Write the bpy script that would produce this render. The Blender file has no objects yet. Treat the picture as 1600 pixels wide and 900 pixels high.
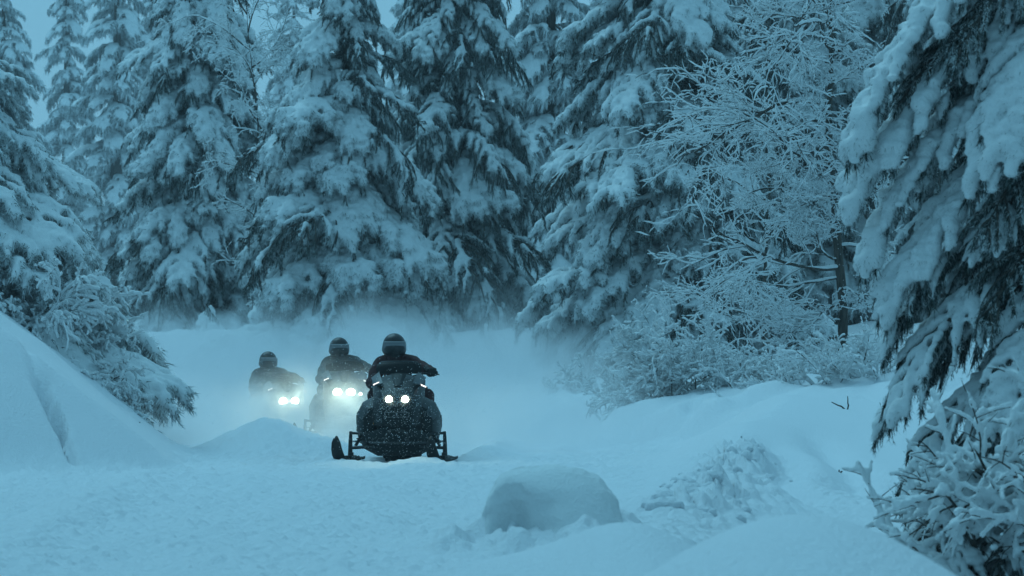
import bpy, bmesh, math, random
import numpy as np
from mathutils import Vector, Matrix, Euler

S = bpy.context.scene
COL = S.collection
R = math.radians
PI = math.pi

# ------------------------------------------------------------------ camera
CAM_Z = 0.853
cam = bpy.data.cameras.new('camera')
cam.lens = 135.0
cam.sensor_width = 36.0
cam.clip_start = 0.1
cam.clip_end = 2000.0
cam.dof.use_dof = True
cam.dof.focus_distance = 39.5
cam.dof.aperture_fstop = 9.0
cam_ob = bpy.data.objects.new('camera', cam)
COL.objects.link(cam_ob)
cam_ob.location = (0, 0, CAM_Z)
cam_ob.rotation_euler = (R(90) + math.atan(140 / 6000), 0, 0)
S.camera = cam_ob

# ------------------------------------------------------------------ sky, light, exposure
SUN_EL, SUN_AZ = R(56), R(328)          # azimuth measured clockwise from +Y: ahead of the camera, to its left
W = bpy.data.worlds.new('World')
S.world = W
W.use_nodes = True
nt = W.node_tree
bg = nt.nodes['Background']
sky = nt.nodes.new('ShaderNodeTexSky')
sky.sky_type = 'NISHITA'
sky.sun_disc = False
sky.sun_elevation = SUN_EL
sky.sun_rotation = SUN_AZ
sky.altitude = 300
sky.air_density = 1.0
sky.dust_density = 2.0
sky.ozone_density = 3.0
mix = nt.nodes.new('ShaderNodeMix')
mix.data_type = 'RGBA'
mix.inputs['Factor'].default_value = 0.93          # heavy, even dusk overcast
mix.inputs['B'].default_value = (1.52, 4.30, 6.12, 1)
nt.links.new(sky.outputs['Color'], mix.inputs['A'])
nt.links.new(mix.outputs['Result'], bg.inputs['Color'])
bg.inputs['Strength'].default_value = 0.10

sl = bpy.data.lights.new('sun', 'SUN')
sl.energy = 1.0
sl.angle = R(40)
sl.color = (0.36, 0.81, 1.0)
sun = bpy.data.objects.new('sun', sl)
COL.objects.link(sun)
sd = Vector((math.sin(SUN_AZ) * math.cos(SUN_EL), math.cos(SUN_AZ) * math.cos(SUN_EL), math.sin(SUN_EL)))
sun.rotation_euler = sd.to_track_quat('Z', 'Y').to_euler()
sun.location = sd * 60

S.view_settings.view_transform = 'Standard'
S.view_settings.look = 'None'
S.view_settings.exposure = 0.0
S.view_settings.gamma = 1.0
S.render.engine = 'CYCLES'
cy = S.cycles
cy.use_denoising = True
cy.max_bounces = 8
cy.diffuse_bounces = 4
cy.glossy_bounces = 2
cy.transmission_bounces = 3
cy.volume_bounces = 3
cy.transparent_max_bounces = 6
cy.use_adaptive_sampling = True
cy.adaptive_threshold = 0.02
cy.volume_step_rate = 1.0
cy.volume_max_steps = 128
cy.caustics_reflective = False
cy.caustics_refractive = False
cy.sample_clamp_indirect = 4.0


def PX(px, py, Y):
    """world point at depth Y seen at photo pixel (px, py): used to survey real positions"""
    return ((px - 800) / 6000 * Y, Y, CAM_Z + (590 - py) / 6000 * Y)


# ------------------------------------------------------------------ helpers
def link(o, parent=None):
    COL.objects.link(o)
    if parent is not None:
        o.parent = parent
    return o


def tag(o, label=None, cat=None, group=None, kind=None):
    if label: o['label'] = label
    if cat: o['category'] = cat
    if group: o['group'] = group
    if kind: o['kind'] = kind
    return o


def empty(name, loc, rz=0.0):
    o = bpy.data.objects.new(name, None)
    o.empty_display_size = 0.2
    o.location = loc
    o.rotation_euler = (0, 0, rz)
    return link(o)


def mesh_np(name, V, Fc, mats, smooth=True, mat_idx=None):
    """mesh from numpy: V (n,3), Fc (m,k) all faces the same size, or a list of such arrays"""
    if not isinstance(Fc, (list, tuple)):
        Fc = [Fc]
    Fc = [f for f in Fc if len(f)]
    me = bpy.data.meshes.new(name)
    me.vertices.add(len(V))
    me.vertices.foreach_set('co', np.asarray(V, np.float32).ravel())
    loops = np.concatenate([f.ravel() for f in Fc]).astype(np.int32)
    tot = np.concatenate([np.full(len(f), f.shape[1], np.int32) for f in Fc])
    start = np.concatenate([[0], np.cumsum(tot)[:-1]]).astype(np.int32)
    me.loops.add(len(loops))
    me.loops.foreach_set('vertex_index', loops)
    me.polygons.add(len(tot))
    me.polygons.foreach_set('loop_start', start)
    me.polygons.foreach_set('loop_total', tot)
    if not isinstance(mats, (list, tuple)):
        mats = [mats]
    for m in mats:
        me.materials.append(m)
    if mat_idx is not None:
        me.polygons.foreach_set('material_index', np.asarray(mat_idx, np.int32))
    me.polygons.foreach_set('use_smooth', np.full(len(tot), smooth, bool))
    me.update(calc_edges=True)
    return me


def obj(name, me, parent=None):
    return link(bpy.data.objects.new(name, me), parent)


def mesh_arrays(me):
    V = np.empty(len(me.vertices) * 3, np.float32)
    me.vertices.foreach_get('co', V)
    return V.reshape(-1, 3)


# value noise -----------------------------------------------------------
def _hash(ix, iy, iz, seed):
    h = (ix * 374761393 + iy * 668265263 + iz * 2147483647 * 7 + seed * 1274126177) & 0xFFFFFFFF
    h = ((h ^ (h >> 13)) * 1274126177) & 0xFFFFFFFF
    h = ((h ^ (h >> 16)) * 2246822519) & 0xFFFFFFFF
    return ((h ^ (h >> 15)) & 0xFFFF) / 65535.0


def vnoise(x, y, z=0.0, seed=0):
    x, y, z = np.broadcast_arrays(np.asarray(x, float), np.asarray(y, float), np.asarray(z, float))
    ix, iy, iz = np.floor(x).astype(np.int64), np.floor(y).astype(np.int64), np.floor(z).astype(np.int64)
    fx, fy, fz = x - ix, y - iy, z - iz
    fx, fy, fz = [f * f * f * (f * (f * 6 - 15) + 10) for f in (fx, fy, fz)]
    out = 0.0
    for dx in (0, 1):
        for dy in (0, 1):
            for dz in (0, 1):
                w = (fx if dx else 1 - fx) * (fy if dy else 1 - fy) * (fz if dz else 1 - fz)
                out = out + w * _hash(ix + dx, iy + dy, iz + dz, seed)
    return out * 2 - 1


def fbm(x, y, z=0.0, seed=0, octs=3):
    a, s, f = 1.0, 0.0, 1.0
    for i in range(octs):
        s = s + a * vnoise(np.asarray(x) * f, np.asarray(y) * f, np.asarray(z) * f, seed + i * 17)
        a *= 0.5
        f *= 2.03
    return s


def sstep(a, b, x):
    t = np.clip((x - a) / (b - a), 0, 1)
    return t * t * (3 - 2 * t)


# ------------------------------------------------------------------ materials
def new_mat(name):
    m = bpy.data.materials.new(name)
    m.use_nodes = True
    return m, m.node_tree, m.node_tree.nodes['Principled BSDF']


def simple(name, col, rough=0.6, metal=0.0, noise=0.0, nscale=30.0, bump=0.0, spec=0.25):
    m, t, p = new_mat(name)
    p.inputs['Base Color'].default_value = (*col, 1)
    p.inputs['Roughness'].default_value = rough
    p.inputs['Metallic'].default_value = metal
    p.inputs['Specular IOR Level'].default_value = spec
    if noise or bump:
        tc = t.nodes.new('ShaderNodeTexCoord')
        n = t.nodes.new('ShaderNodeTexNoise')
        n.inputs['Scale'].default_value = nscale
        n.inputs['Detail'].default_value = 4
        t.links.new(tc.outputs['Object'], n.inputs['Vector'])
        if noise:
            mx = t.nodes.new('ShaderNodeMix')
            mx.data_type = 'RGBA'
            mx.inputs['A'].default_value = (*[c * (1 - noise) for c in col], 1)
            mx.inputs['B'].default_value = (*[min(1, c * (1 + noise) + 0.02 * noise) for c in col], 1)
            t.links.new(n.outputs['Fac'], mx.inputs['Factor'])
            t.links.new(mx.outputs['Result'], p.inputs['Base Color'])
        if bump:
            b = t.nodes.new('ShaderNodeBump')
            b.inputs['Strength'].default_value = bump
            b.inputs['Distance'].default_value = 0.02
            t.links.new(n.outputs['Fac'], b.inputs['Height'])
            t.links.new(b.outputs['Normal'], p.inputs['Normal'])
    return m


def snow_mat(name, scale, strength, dist, lo=(0.74, 0.78, 0.82), hi=(0.86, 0.885, 0.91)):
    m, t, p = new_mat(name)
    p.inputs['Base Color'].default_value = (0.82, 0.85, 0.88, 1)
    p.inputs['Roughness'].default_value = 0.75
    p.inputs['Specular IOR Level'].default_value = 0.2
    tc = t.nodes.new('ShaderNodeTexCoord')
    n = t.nodes.new('ShaderNodeTexNoise')
    n.inputs['Scale'].default_value = scale
    n.inputs['Detail'].default_value = 5
    n.inputs['Roughness'].default_value = 0.65
    t.links.new(tc.outputs['Object'], n.inputs['Vector'])
    b = t.nodes.new('ShaderNodeBump')
    b.inputs['Strength'].default_value = strength
    b.inputs['Distance'].default_value = dist
    t.links.new(n.outputs['Fac'], b.inputs['Height'])
    t.links.new(b.outputs['Normal'], p.inputs['Normal'])
    # faint density differences in the snow itself
    r = t.nodes.new('ShaderNodeMix')
    r.data_type = 'RGBA'
    r.inputs['A'].default_value = (*lo, 1)
    r.inputs['B'].default_value = (*hi, 1)
    t.links.new(n.outputs['Fac'], r.inputs['Factor'])
    t.links.new(r.outputs['Result'], p.inputs['Base Color'])
    return m


M_GROUND = snow_mat('ground_snow', 34.0, 0.75, 0.035)
M_SNOW = snow_mat('bough_snow', 28.0, 0.7, 0.025, (0.70, 0.735, 0.745), (0.84, 0.865, 0.875))
M_SNOWN = snow_mat('near_snow', 50.0, 0.7, 0.015, (0.68, 0.71, 0.72), (0.82, 0.85, 0.86))


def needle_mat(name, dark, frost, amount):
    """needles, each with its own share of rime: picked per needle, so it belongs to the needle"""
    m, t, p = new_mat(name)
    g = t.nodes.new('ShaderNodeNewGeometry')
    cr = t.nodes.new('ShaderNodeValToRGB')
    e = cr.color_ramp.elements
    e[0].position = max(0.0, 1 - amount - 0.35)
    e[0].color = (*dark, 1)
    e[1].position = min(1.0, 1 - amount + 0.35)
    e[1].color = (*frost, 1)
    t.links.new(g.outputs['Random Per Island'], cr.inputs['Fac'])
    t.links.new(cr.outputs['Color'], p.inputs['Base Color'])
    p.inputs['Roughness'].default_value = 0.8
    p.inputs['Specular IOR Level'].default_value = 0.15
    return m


M_NEEDLE = needle_mat('spruce_needles', (0.016, 0.031, 0.024), (0.52, 0.57, 0.58), 0.22)
M_NEEDLEF = needle_mat('rimed_hazed_needles', (0.035, 0.055, 0.045), (0.66, 0.70, 0.72), 0.85)  # real rime on the left trees; its paleness also serves as haze far off
M_RIME = needle_mat('rime_tips', (0.12, 0.15, 0.14), (0.72, 0.76, 0.77), 0.62)
M_NEEDLEN = needle_mat('near_needles', (0.014, 0.028, 0.020), (0.36, 0.41, 0.43), 0.12)


def bark_mat(name, col):
    m, t, p = new_mat(name)
    tc = t.nodes.new('ShaderNodeTexCoord')
    n = t.nodes.new('ShaderNodeTexNoise')
    n.inputs['Scale'].default_value = 9
    n.inputs['Detail'].default_value = 6
    mp = t.nodes.new('ShaderNodeMapping')
    mp.inputs['Scale'].default_value = (3, 3, 0.6)
    t.links.new(tc.outputs['Object'], mp.inputs['Vector'])
    t.links.new(mp.outputs['Vector'], n.inputs['Vector'])
    cr = t.nodes.new('ShaderNodeValToRGB')
    cr.color_ramp.elements[0].position = 0.35
    cr.color_ramp.elements[0].color = (*[c * 0.5 for c in col], 1)
    cr.color_ramp.elements[1].position = 0.72
    cr.color_ramp.elements[1].color = (*[c * 2.2 for c in col], 1)
    t.links.new(n.outputs['Fac'], cr.inputs['Fac'])
    t.links.new(cr.outputs['Color'], p.inputs['Base Color'])
    b = t.nodes.new('ShaderNodeBump')
    b.inputs['Strength'].default_value = 0.8
    b.inputs['Distance'].default_value = 0.03
    t.links.new(n.outputs['Fac'], b.inputs['Height'])
    t.links.new(b.outputs['Normal'], p.inputs['Normal'])
    p.inputs['Roughness'].default_value = 0.9
    return m


M_BARK = bark_mat('bark', (0.050, 0.042, 0.034))
M_TWIG = bark_mat('twig_bark', (0.045, 0.038, 0.032))

# ------------------------------------------------------------------ terrain
EDGE = np.array([(-60, 66), (-14, 66), (-7, 65), (-2.5, 62.5), (-0.5, 58), (0.25, 53.5), (1.05, 48.8), (2.6, 45.4), (5.0, 43.0), (12, 41), (60, 38)], float)


def edge_dist(X, Y):
    """signed distance beyond the forest edge (positive inside the forest)"""
    best = np.full(np.shape(X), 1e9)
    sign = np.zeros(np.shape(X))
    for (ax, ay), (bx, by) in zip(EDGE[:-1], EDGE[1:]):
        dx, dy = bx - ax, by - ay
        L2 = dx * dx + dy * dy
        t = np.clip(((X - ax) * dx + (Y - ay) * dy) / L2, 0, 1)
        d = np.hypot(X - ax - t * dx, Y - ay - t * dy)
        s = np.sign(dx * (Y - ay) - dy * (X - ax))
        m = d < best
        best = np.where(m, d, best)
        sign = np.where(m, s, sign)
    return best * sign


RIDGE_Y = [10, 20, 23.5, 25, 28, 33, 39, 45, 50, 60, 90, 200]
RIDGE_X = [0.9, 0.9, 0.88, 1.05, 1.38, 1.98, 2.6, 3.35, 4.2, 6, 12, 30]
RIDGE_Z = [0.0, 0.0, 0.02, 0.10, 0.17, 0.33, 0.48, 0.68, 0.85, 0.9, 0.9, 0.9]


def gauss(X, Y, cx, cy_, rx, ry, h, p=2.0):
    q = np.abs((X - cx) / rx) ** p + np.abs((Y - cy_) / ry) ** p
    return h * np.exp(-q)


def left_toe(Y):
    return np.where(Y < 36, -3.09 - (36 - Y) * 0.46, np.where(Y > 42, -3.60 - (Y - 42) * 0.60, -0.0858 * Y))


def H(X, Y):
    X = np.asarray(X, float)
    Y = np.asarray(Y, float)
    z = 0.025 * fbm(X * 0.6, Y * 0.35, seed=3) + 0.0
    # left bank
    u = left_toe(Y) + 0.12 * fbm(Y * 0.3, Y * 0 + 1.7, seed=9) - X
    us = 0.10 * np.log1p(np.exp(np.clip(u / 0.10, -40, 40)))
    prof = 0.80 * us + 0.12 * us * us
    prof = 2.5 * (1 - np.exp(-prof / 2.5 - 0.12 * (prof / 2.5) ** 2))
    z = z + prof * (1 + 0.05 * fbm(X * 0.8, Y * 0.5, seed=21))
    # crevices where the slab on the bank has cracked
    for (ax, ay, bx, by, w, dpt) in ((-4.34, 35.4, -4.12, 34.9, 0.06, 0.34), (-4.14, 34.95, -3.92, 34.3, 0.045, 0.22), (-4.6, 36.2, -4.34, 35.4, 0.05, 0.10)):
        dx, dy = bx - ax, by - ay
        t = np.clip(((X - ax) * dx + (Y - ay) * dy) / (dx * dx + dy * dy), 0, 1)
        d = np.hypot(X - ax - t * dx, (Y - ay - t * dy) * 0.5)
        z = z - dpt * np.exp(-(d / w) ** 2) * (0.75 + 0.35 * vnoise(X * 6, Y * 2.2, seed=5))
    z = z + gauss(X, Y, -2.85, 44.0, 0.62, 1.3, 0.34)
    z = z + gauss(X, Y, -2.15, 43.2, 0.6, 1.2, 0.12)
    # right berm thrown up by the plough
    xr = np.interp(Y, RIDGE_Y, RIDGE_X) + 0.10 * fbm(Y * 0.5, Y * 0 + 4.2, seed=12)
    zr = np.interp(Y, RIDGE_Y, RIDGE_Z)
    v = X - xr
    wl = 0.38 + 0.75 * zr
    lft = zr * np.exp(-np.clip(-v / wl, 0, 30) ** 1.7)
    floor_r = np.interp(Y, [8, 15, 22, 26, 30, 36, 45, 60], [0.0, -0.12, -0.22, -0.14, -0.02, 0.18, 0.52, 0.9])
    rgt = floor_r + (zr - floor_r) * np.exp(-(np.clip(v, 0, 60) / (0.55 + 0.5 * zr)) ** 1.6)
    berm = np.where(v < 0, lft, rgt) * sstep(13, 22, Y)
    z = z + berm
    # grooves slid into the smooth side of the berm
    g1 = v - (0.25 + (34 - Y) * 0.075)
    z = z - 0.16 * np.exp(-(g1 / 0.15) ** 2) * sstep(26.5, 29, Y) * (1 - sstep(32, 35, Y)) * (v > 0)
    g2 = v - (0.62 + (36 - Y) * 0.085)
    z = z - 0.12 * np.exp(-(g2 / 0.18) ** 2) * sstep(28, 31, Y) * (1 - sstep(34, 38, Y)) * (v > 0)
    # churned, thrown snow along the crest of the berm
    band = np.exp(-((v - 0.16) / 0.26) ** 2) * sstep(23.5, 25, Y) * (1 - sstep(31.5, 34, Y))
    rg = np.abs(vnoise(X * 9, Y * 4.5, seed=71)) + 0.5 * np.abs(vnoise(X * 19, Y * 9, seed=72))
    z = z + band * (0.13 * rg - 0.03)
    # low windrow along the left side of the packed trail
    wx = np.interp(Y, [15, 19.7, 27, 34, 40], [-2.3, -2.6, -2.75, -3.15, -3.4])
    z = z + 0.05 * np.exp(-((X - wx - 0.1 * vnoise(Y * 0.4, Y * 0, seed=90)) / 0.22) ** 2) * (1 + 0.5 * vnoise(X * 5, Y * 2.5, seed=91)) * sstep(14, 17, Y) * (1 - sstep(33, 36, Y))
    # forest floor behind the trail
    d = edge_dist(X, Y) + 0.3 * fbm(X * 0.5, Y * 0.5, seed=31)
    right = sstep(-1.8, 0.4, X)
    base = np.clip(0.46 + 0.14 * np.clip(d, 0, 50), 0, 1.7)
    lump = 0.10 * np.abs(vnoise(X * 1.6, Y * 0.8, seed=8)) + 0.05 * vnoise(X * 4, Y * 2, seed=7)
    fz = (base + lump) * sstep(-0.5, 0.5 + 2.0 * (1 - right), d)
    z = np.maximum(z, fz) * (d > -1.2) + z * (d <= -1.2)
    sk = gauss(X, Y, 0.22, 19.35, 0.62, 0.52, 0.13, 2.4)
    z = z + sk * (1 + 0.9 * vnoise(X * 6, Y * 5, seed=81) + 0.4 * vnoise(X * 16, Y * 12, seed=82))
    # foreground humps close to the lens
    z = z + gauss(X, Y, 0.82, 11.0, 0.62, 1.4, 0.47)
    z = z + gauss(X, Y, 0.42, 14.2, 0.42, 1.3, 0.33)
    z = z + gauss(X, Y, -0.15, 14.6, 0.30, 0.9, 0.12)
    for (cx, cy_, r, h) in ((-0.24, 14.9, 0.07, 0.05), (-0.13, 15.0, 0.05, 0.045), (-0.31, 15.2, 0.06, 0.03), (-0.19, 14.6, 0.05, 0.03)):
        z = z + gauss(X, Y, cx, cy_, r, r * 2, h)
    # churned trail and the trench behind the front machine
    trail = (1 - sstep(0.0, 0.25, prof)) * (1 - sstep(0.02, 0.15, np.abs(berm))) * (1 - sstep(-0.5, 0.3, d)) * sstep(15, 18, Y)
    z = z + trail * (0.011 * fbm(X * 6, Y * 2.6, seed=40) + 0.014 * vnoise(X * 17, Y * 8, seed=44) + 0.010 * vnoise(X * 31, Y * 15, seed=45) + 0.03 * vnoise(X * 2.2, Y * 0.5, seed=47))
    tx = -1.167 + 0.03 * (Y - 40)
    z = z - trail * 0.11 * np.exp(-((X - tx - 0.42) / 0.16) ** 2) * sstep(40.2, 41, Y) * (1 - sstep(46, 52, Y))
    z = z + trail * 0.10 * np.exp(-((X - tx - 0.82) / 0.22) ** 2) * sstep(39.8, 41, Y) * (1 - sstep(46, 52, Y))
    # snow pushed up in front of the machine
    z = z + 0.055 * np.exp(-((X + 1.15) / 0.75) ** 4 - ((Y - 38.55) / 0.30) ** 2)
    return z


def h1(x, y):
    return float(H(np.array([x]), np.array([y]))[0])


u_mid = np.arange(-0.150, 0.1501, 0.0007)
u_out = 0.15 * np.exp(np.linspace(0, math.log(9), 26))[1:]
U = np.concatenate([-u_out[::-1], u_mid, u_out])
Yr = np.concatenate([np.linspace(-14, 5, 16)[:-1], 5 * np.exp(np.linspace(0, math.log(70 / 5), 600))[:-1], 70 * np.exp(np.linspace(0, math.log(400 / 70), 110))])
GX = U[None, :] * np.maximum(Yr, 9)[:, None]
GY = np.repeat(Yr[:, None], len(U), 1)
GZ = H(GX, GY)
GV = np.stack([GX, GY, GZ], -1)
du = np.gradient(GV, axis=1)
dv = np.gradient(GV, axis=0)
GN = np.cross(du, dv)
GN /= np.linalg.norm(GN, axis=-1, keepdims=True)
nr, nc = GX.shape
idx = np.arange(nr * nc).reshape(nr, nc)
quads = np.stack([idx[:-1, :-1], idx[:-1, 1:], idx[1:, 1:], idx[1:, :-1]], -1).reshape(-1, 4)
cxm = 0.25 * (GX[:-1, :-1] + GX[1:, :-1] + GX[:-1, 1:] + GX[1:, 1:])
cym = 0.25 * (GY[:-1, :-1] + GY[1:, :-1] + GY[:-1, 1:] + GY[1:, 1:])
region = np.zeros(cxm.shape, int)                      # 0 trail, 1 left bank, 2 right berm, 3 forest floor
region[(left_toe(cym) - cxm) > 0.0] = 1
region[(cxm - np.interp(cym, RIDGE_Y, RIDGE_X)) > -0.35 - 0.5 * np.interp(cym, RIDGE_Y, RIDGE_Z)] = 2
region[(cym < 17) & (region == 2)] = 4
region[(cym < 17) & (cxm > -0.5) & (cym > 9)] = 4
region[edge_dist(cxm, cym) > 0] = 3
region = region.ravel()
for k, nm in enumerate(('snow_trail', 'snow_bank', 'snow_berm', 'forest_floor', 'snow_hump')):
    f = quads[region == k]
    used, inv = np.unique(f, return_inverse=True)
    me = mesh_np(nm, GV.reshape(-1, 3)[used], inv.reshape(-1, 4), M_GROUND)
    me.normals_split_custom_set_from_vertices(GN.reshape(-1, 3)[used].tolist())
    tag(obj(nm, me), kind='structure')


# ------------------------------------------------------------------ blobs -> one organic skin (voxel remesh)
def ico(sub):
    bm = bmesh.new()
    bmesh.ops.create_icosphere(bm, subdivisions=sub, radius=1.0)
    V = np.array([v.co[:] for v in bm.verts])
    Fc = np.array([[v.index for v in f.verts] for f in bm.faces])
    bm.free()
    return V, Fc


ICO1 = ico(1)
ICO2 = ico(2)


def blobs_mesh(name, C, Rr, mats, voxel, smooth=3, noise=0.0, nfreq=6.0, seed=0, decim=None, hi=False):
    """C (n,3) centres, Rr (n,) or (n,3) radii: union of ellipsoids as one smooth skin"""
    bv, bf = ICO2 if hi else ICO1
    C = np.asarray(C, float)
    Rr = np.asarray(Rr, float)
    if Rr.ndim == 1:
        Rr = np.repeat(Rr[:, None], 3, 1)
    V = (bv[None] * Rr[:, None, :] + C[:, None, :]).reshape(-1, 3)
    Fc = (bf[None] + (np.arange(len(C)) * len(bv))[:, None, None]).reshape(-1, 3)
    me = mesh_np('tmp', V, Fc, mats)
    o = bpy.data.objects.new('tmp', me)
    COL.objects.link(o)
    m = o.modifiers.new('r', 'REMESH')
    m.mode = 'VOXEL'
    m.voxel_size = voxel
    if smooth:
        s = o.modifiers.new('s', 'SMOOTH')
        s.factor = 0.5
        s.iterations = smooth
    if decim:
        dm = o.modifiers.new('d', 'DECIMATE')
        dm.ratio = decim
    dg = bpy.context.evaluated_depsgraph_get()
    ev = o.evaluated_get(dg)
    out = bpy.data.meshes.new_from_object(ev, depsgraph=dg)
    out.name = name
    bpy.data.objects.remove(o)
    bpy.data.meshes.remove(me)
    if noise:
        V = mesh_arrays(out)
        N = np.empty(len(out.vertices) * 3, np.float32)
        out.vertices.foreach_get('normal', N)
        N = N.reshape(-1, 3)
        n = fbm(V[:, 0] * nfreq, V[:, 1] * nfreq, V[:, 2] * nfreq, seed=seed, octs=3)
        V = V + N * (n * noise)[:, None]
        out.vertices.foreach_set('co', V.astype(np.float32).ravel())
    out.polygons.foreach_set('use_smooth', np.ones(len(out.polygons), bool))
    out.materials.clear()
    for mm in (mats if isinstance(mats, (list, tuple)) else [mats]):
        out.materials.append(mm)
    out.update()
    return out


def capsule_pts(segs, step=0.35):
    """segs: list of (p0, r0, p1, r1) -> sphere centres and radii packed along each tapered limb"""
    C, Q = [], []
    for p0, r0, p1, r1 in segs:
        p0, p1 = np.array(p0, float), np.array(p1, float)
        L = np.linalg.norm(p1 - p0)
        n = max(2, int(L / (step * max(0.004, min(r0, r1)))) + 1)
        for t in np.linspace(0, 1, n):
            C.append(p0 + (p1 - p0) * t)
            Q.append(r0 + (r1 - r0) * t)
    return np.array(C), np.array(Q)


# ------------------------------------------------------------------ tubes for twigs and stems
def tubes(P, Rd, sides=4, up_off=0.0, flat=1.0):
    """P (n,K,3) polylines, Rd (n,K) radii -> V, F(quads)"""
    n, K, _ = P.shape
    T = np.gradient(P, axis=1)
    T /= np.linalg.norm(T, axis=-1, keepdims=True) + 1e-9
    up = np.zeros_like(T)
    up[..., 2] = 1
    steep = np.abs(T[..., 2]) > 0.97
    up[steep] = (0, 1, 0)
    s = np.cross(T, up)
    s /= np.linalg.norm(s, axis=-1, keepdims=True) + 1e-9
    w = np.cross(s, T)
    a = np.linspace(0, 2 * PI, sides, endpoint=False) + 0.3
    ring = (np.cos(a)[None, None, :, None] * s[:, :, None, :] + flat * np.sin(a)[None, None, :, None] * w[:, :, None, :]) * Rd[:, :, None, None]
    V = P[:, :, None, :] + ring
    if up_off:
        V = V.copy()
        V[..., 2] += up_off * Rd[:, :, None]
    base = (np.arange(n) * K * sides)[:, None, None]
    i = np.arange(K - 1)[None, :, None] * sides
    j = np.arange(sides)[None, None, :]
    j2 = (j + 1) % sides
    q = np.stack([base + i + j, base + i + j2, base + i + sides + j2, base + i + sides + j], -1).reshape(-1, 4)
    return V.reshape(-1, 3), q


def resample(p, K):
    p = np.asarray(p, float)
    d = np.concatenate([[0], np.cumsum(np.linalg.norm(np.diff(p, axis=0), axis=1))])
    t = np.linspace(0, d[-1], K)
    return np.stack([np.interp(t, d, p[:, k]) for k in range(3)], -1)


# ------------------------------------------------------------------ spruce boughs
def bough_lines(rng, L, a0, a1, nside, sl, sdroop, wander=0.1, K=12, hang_n=0, hang_l=0.3):
    """one main axis leaving the trunk along +X, drooping, with side twigs; returns [(pts, weight)]"""
    lines = []
    n = 16
    p = np.zeros(3)
    az = 0.0
    axis = [p.copy()]
    dirs = []
    for i in range(n):
        t = (i + 0.5) / n
        el = R(a0 + (a1 - a0) * t ** 1.3)
        az += rng.normal(0, wander) / n ** 0.5
        d = np.array([math.cos(el) * math.cos(az), math.cos(el) * math.sin(az), math.sin(el)])
        dirs.append((az, el))
        p = p + d * L / n
        axis.append(p.copy())
    axis = np.array(axis)
    lines.append((resample(axis, K), 1.0, 0))
    for i in range(nside):
        t = 0.12 + 0.85 * (i + rng.uniform(0, 0.8)) / nside
        sgn = 1 if i % 2 else -1
        f = t * n
        k = min(n - 1, int(f))
        st = axis[k] + (axis[k + 1] - axis[k]) * (f - k)
        az, el = dirs[k]
        ln = sl * L * (math.sin(PI * min(1, 0.22 + 0.72 * t)) ** 0.8) * rng.uniform(0.65, 1.2) + 0.08 * L
        a = az + sgn * R(62 - 26 * t + rng.uniform(-9, 9))
        e = el * 0.6 + R(rng.uniform(-6, 8))
        q = st.copy()
        pts = [q.copy()]
        m = 6
        for j in range(m):
            q = q + np.array([math.cos(e) * math.cos(a), math.cos(e) * math.sin(a), math.sin(e)]) * ln / m
            e = max(R(-88), e - R(sdroop) / m * rng.uniform(0.6, 1.4))
            a += rng.normal(0, 0.08)
            pts.append(q.copy())
        lines.append((resample(pts, K), 0.7 * (1.05 - 0.5 * t), 1))
        for q_ in range(hang_n):
            st = pts[1 + int(rng.integers(m))]
            hp = [st.copy()]
            d = np.array([0.25 * math.cos(a), 0.25 * math.sin(a), -1.0])
            for j in range(4):
                d = d + rng.normal(0, 0.16, 3)
                hp.append(hp[-1] + d / np.linalg.norm(d) * hang_l * rng.uniform(0.5, 1.2) / 4)
            lines.append((resample(hp, K), 0.4, 2))
    return lines


def needles_np(rng, lines, per_m, fringe, wid, blades, blen, bwid, hang=1.0):
    """hanging twiglets as tapered three-sided spines carrying needles"""
    P0, D, Ln = [], [], []
    for pts, w, lvl in lines:
        seg = np.diff(pts, axis=0)
        ln = np.linalg.norm(seg, axis=1)
        tot = ln.sum()
        cnt = max(4, int(per_m * tot))
        cs = np.concatenate([[0], np.cumsum(ln)])
        s = rng.uniform(0.02, 1, cnt) * tot
        k = np.clip(np.searchsorted(cs, s) - 1, 0, len(seg) - 1)
        f = (s - cs[k]) / ln[k]
        st = pts[k] + seg[k] * f[:, None]
        tw = seg[k] / ln[k][:, None]
        side = rng.normal(0, 0.45, (cnt, 3))
        d = 0.55 * tw + side * 0.6 + np.array([0, 0, -1.0]) * hang * rng.uniform(0.5, 1.3, cnt)[:, None]
        d /= np.linalg.norm(d, axis=1, keepdims=True)
        P0.append(st)
        D.append(d)
        Ln.append(fringe * rng.uniform(0.35, 1.25, cnt) * (0.65 + 0.35 * w))
    P0, D, Ln = np.concatenate(P0), np.concatenate(D), np.concatenate(Ln)
    n = len(P0)
    a = np.cross(D, rng.normal(0, 1, (n, 3)))
    a /= np.linalg.norm(a, axis=1, keepdims=True)
    b = np.cross(D, a)
    V, T = [], []
    off = 0
    for k in range(3):
        th = 2 * PI * k / 3
        V.append(P0 + (a * math.cos(th) + b * math.sin(th)) * (wid * 0.5))
    tip = P0 + D * Ln[:, None]
    tip[:, 2] -= 0.12 * Ln
    V.append(tip)
    i = np.arange(n)
    for k in range(3):
        T.append(np.stack([i + k * n, i + ((k + 1) % 3) * n, i + 3 * n], 1))
    off = 4 * n
    for j in range(blades):
        u = rng.uniform(0.0, 0.95, n)
        th = rng.uniform(0, 2 * PI, n)
        pr = a * np.cos(th)[:, None] + b * np.sin(th)[:, None]
        q = P0 + (tip - P0) * u[:, None]
        dd = D * 0.8 + pr * 0.75
        sd_ = np.cross(D, pr) * (bwid * 0.5)
        l = blen * rng.uniform(0.7, 1.3, n)
        V += [q + sd_, q - sd_, q + dd * l[:, None]]
        T.append(np.stack([i + off, i + off + n, i + off + 2 * n], 1))
        off += 3 * n
    return np.concatenate(V), np.concatenate(T)


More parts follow.
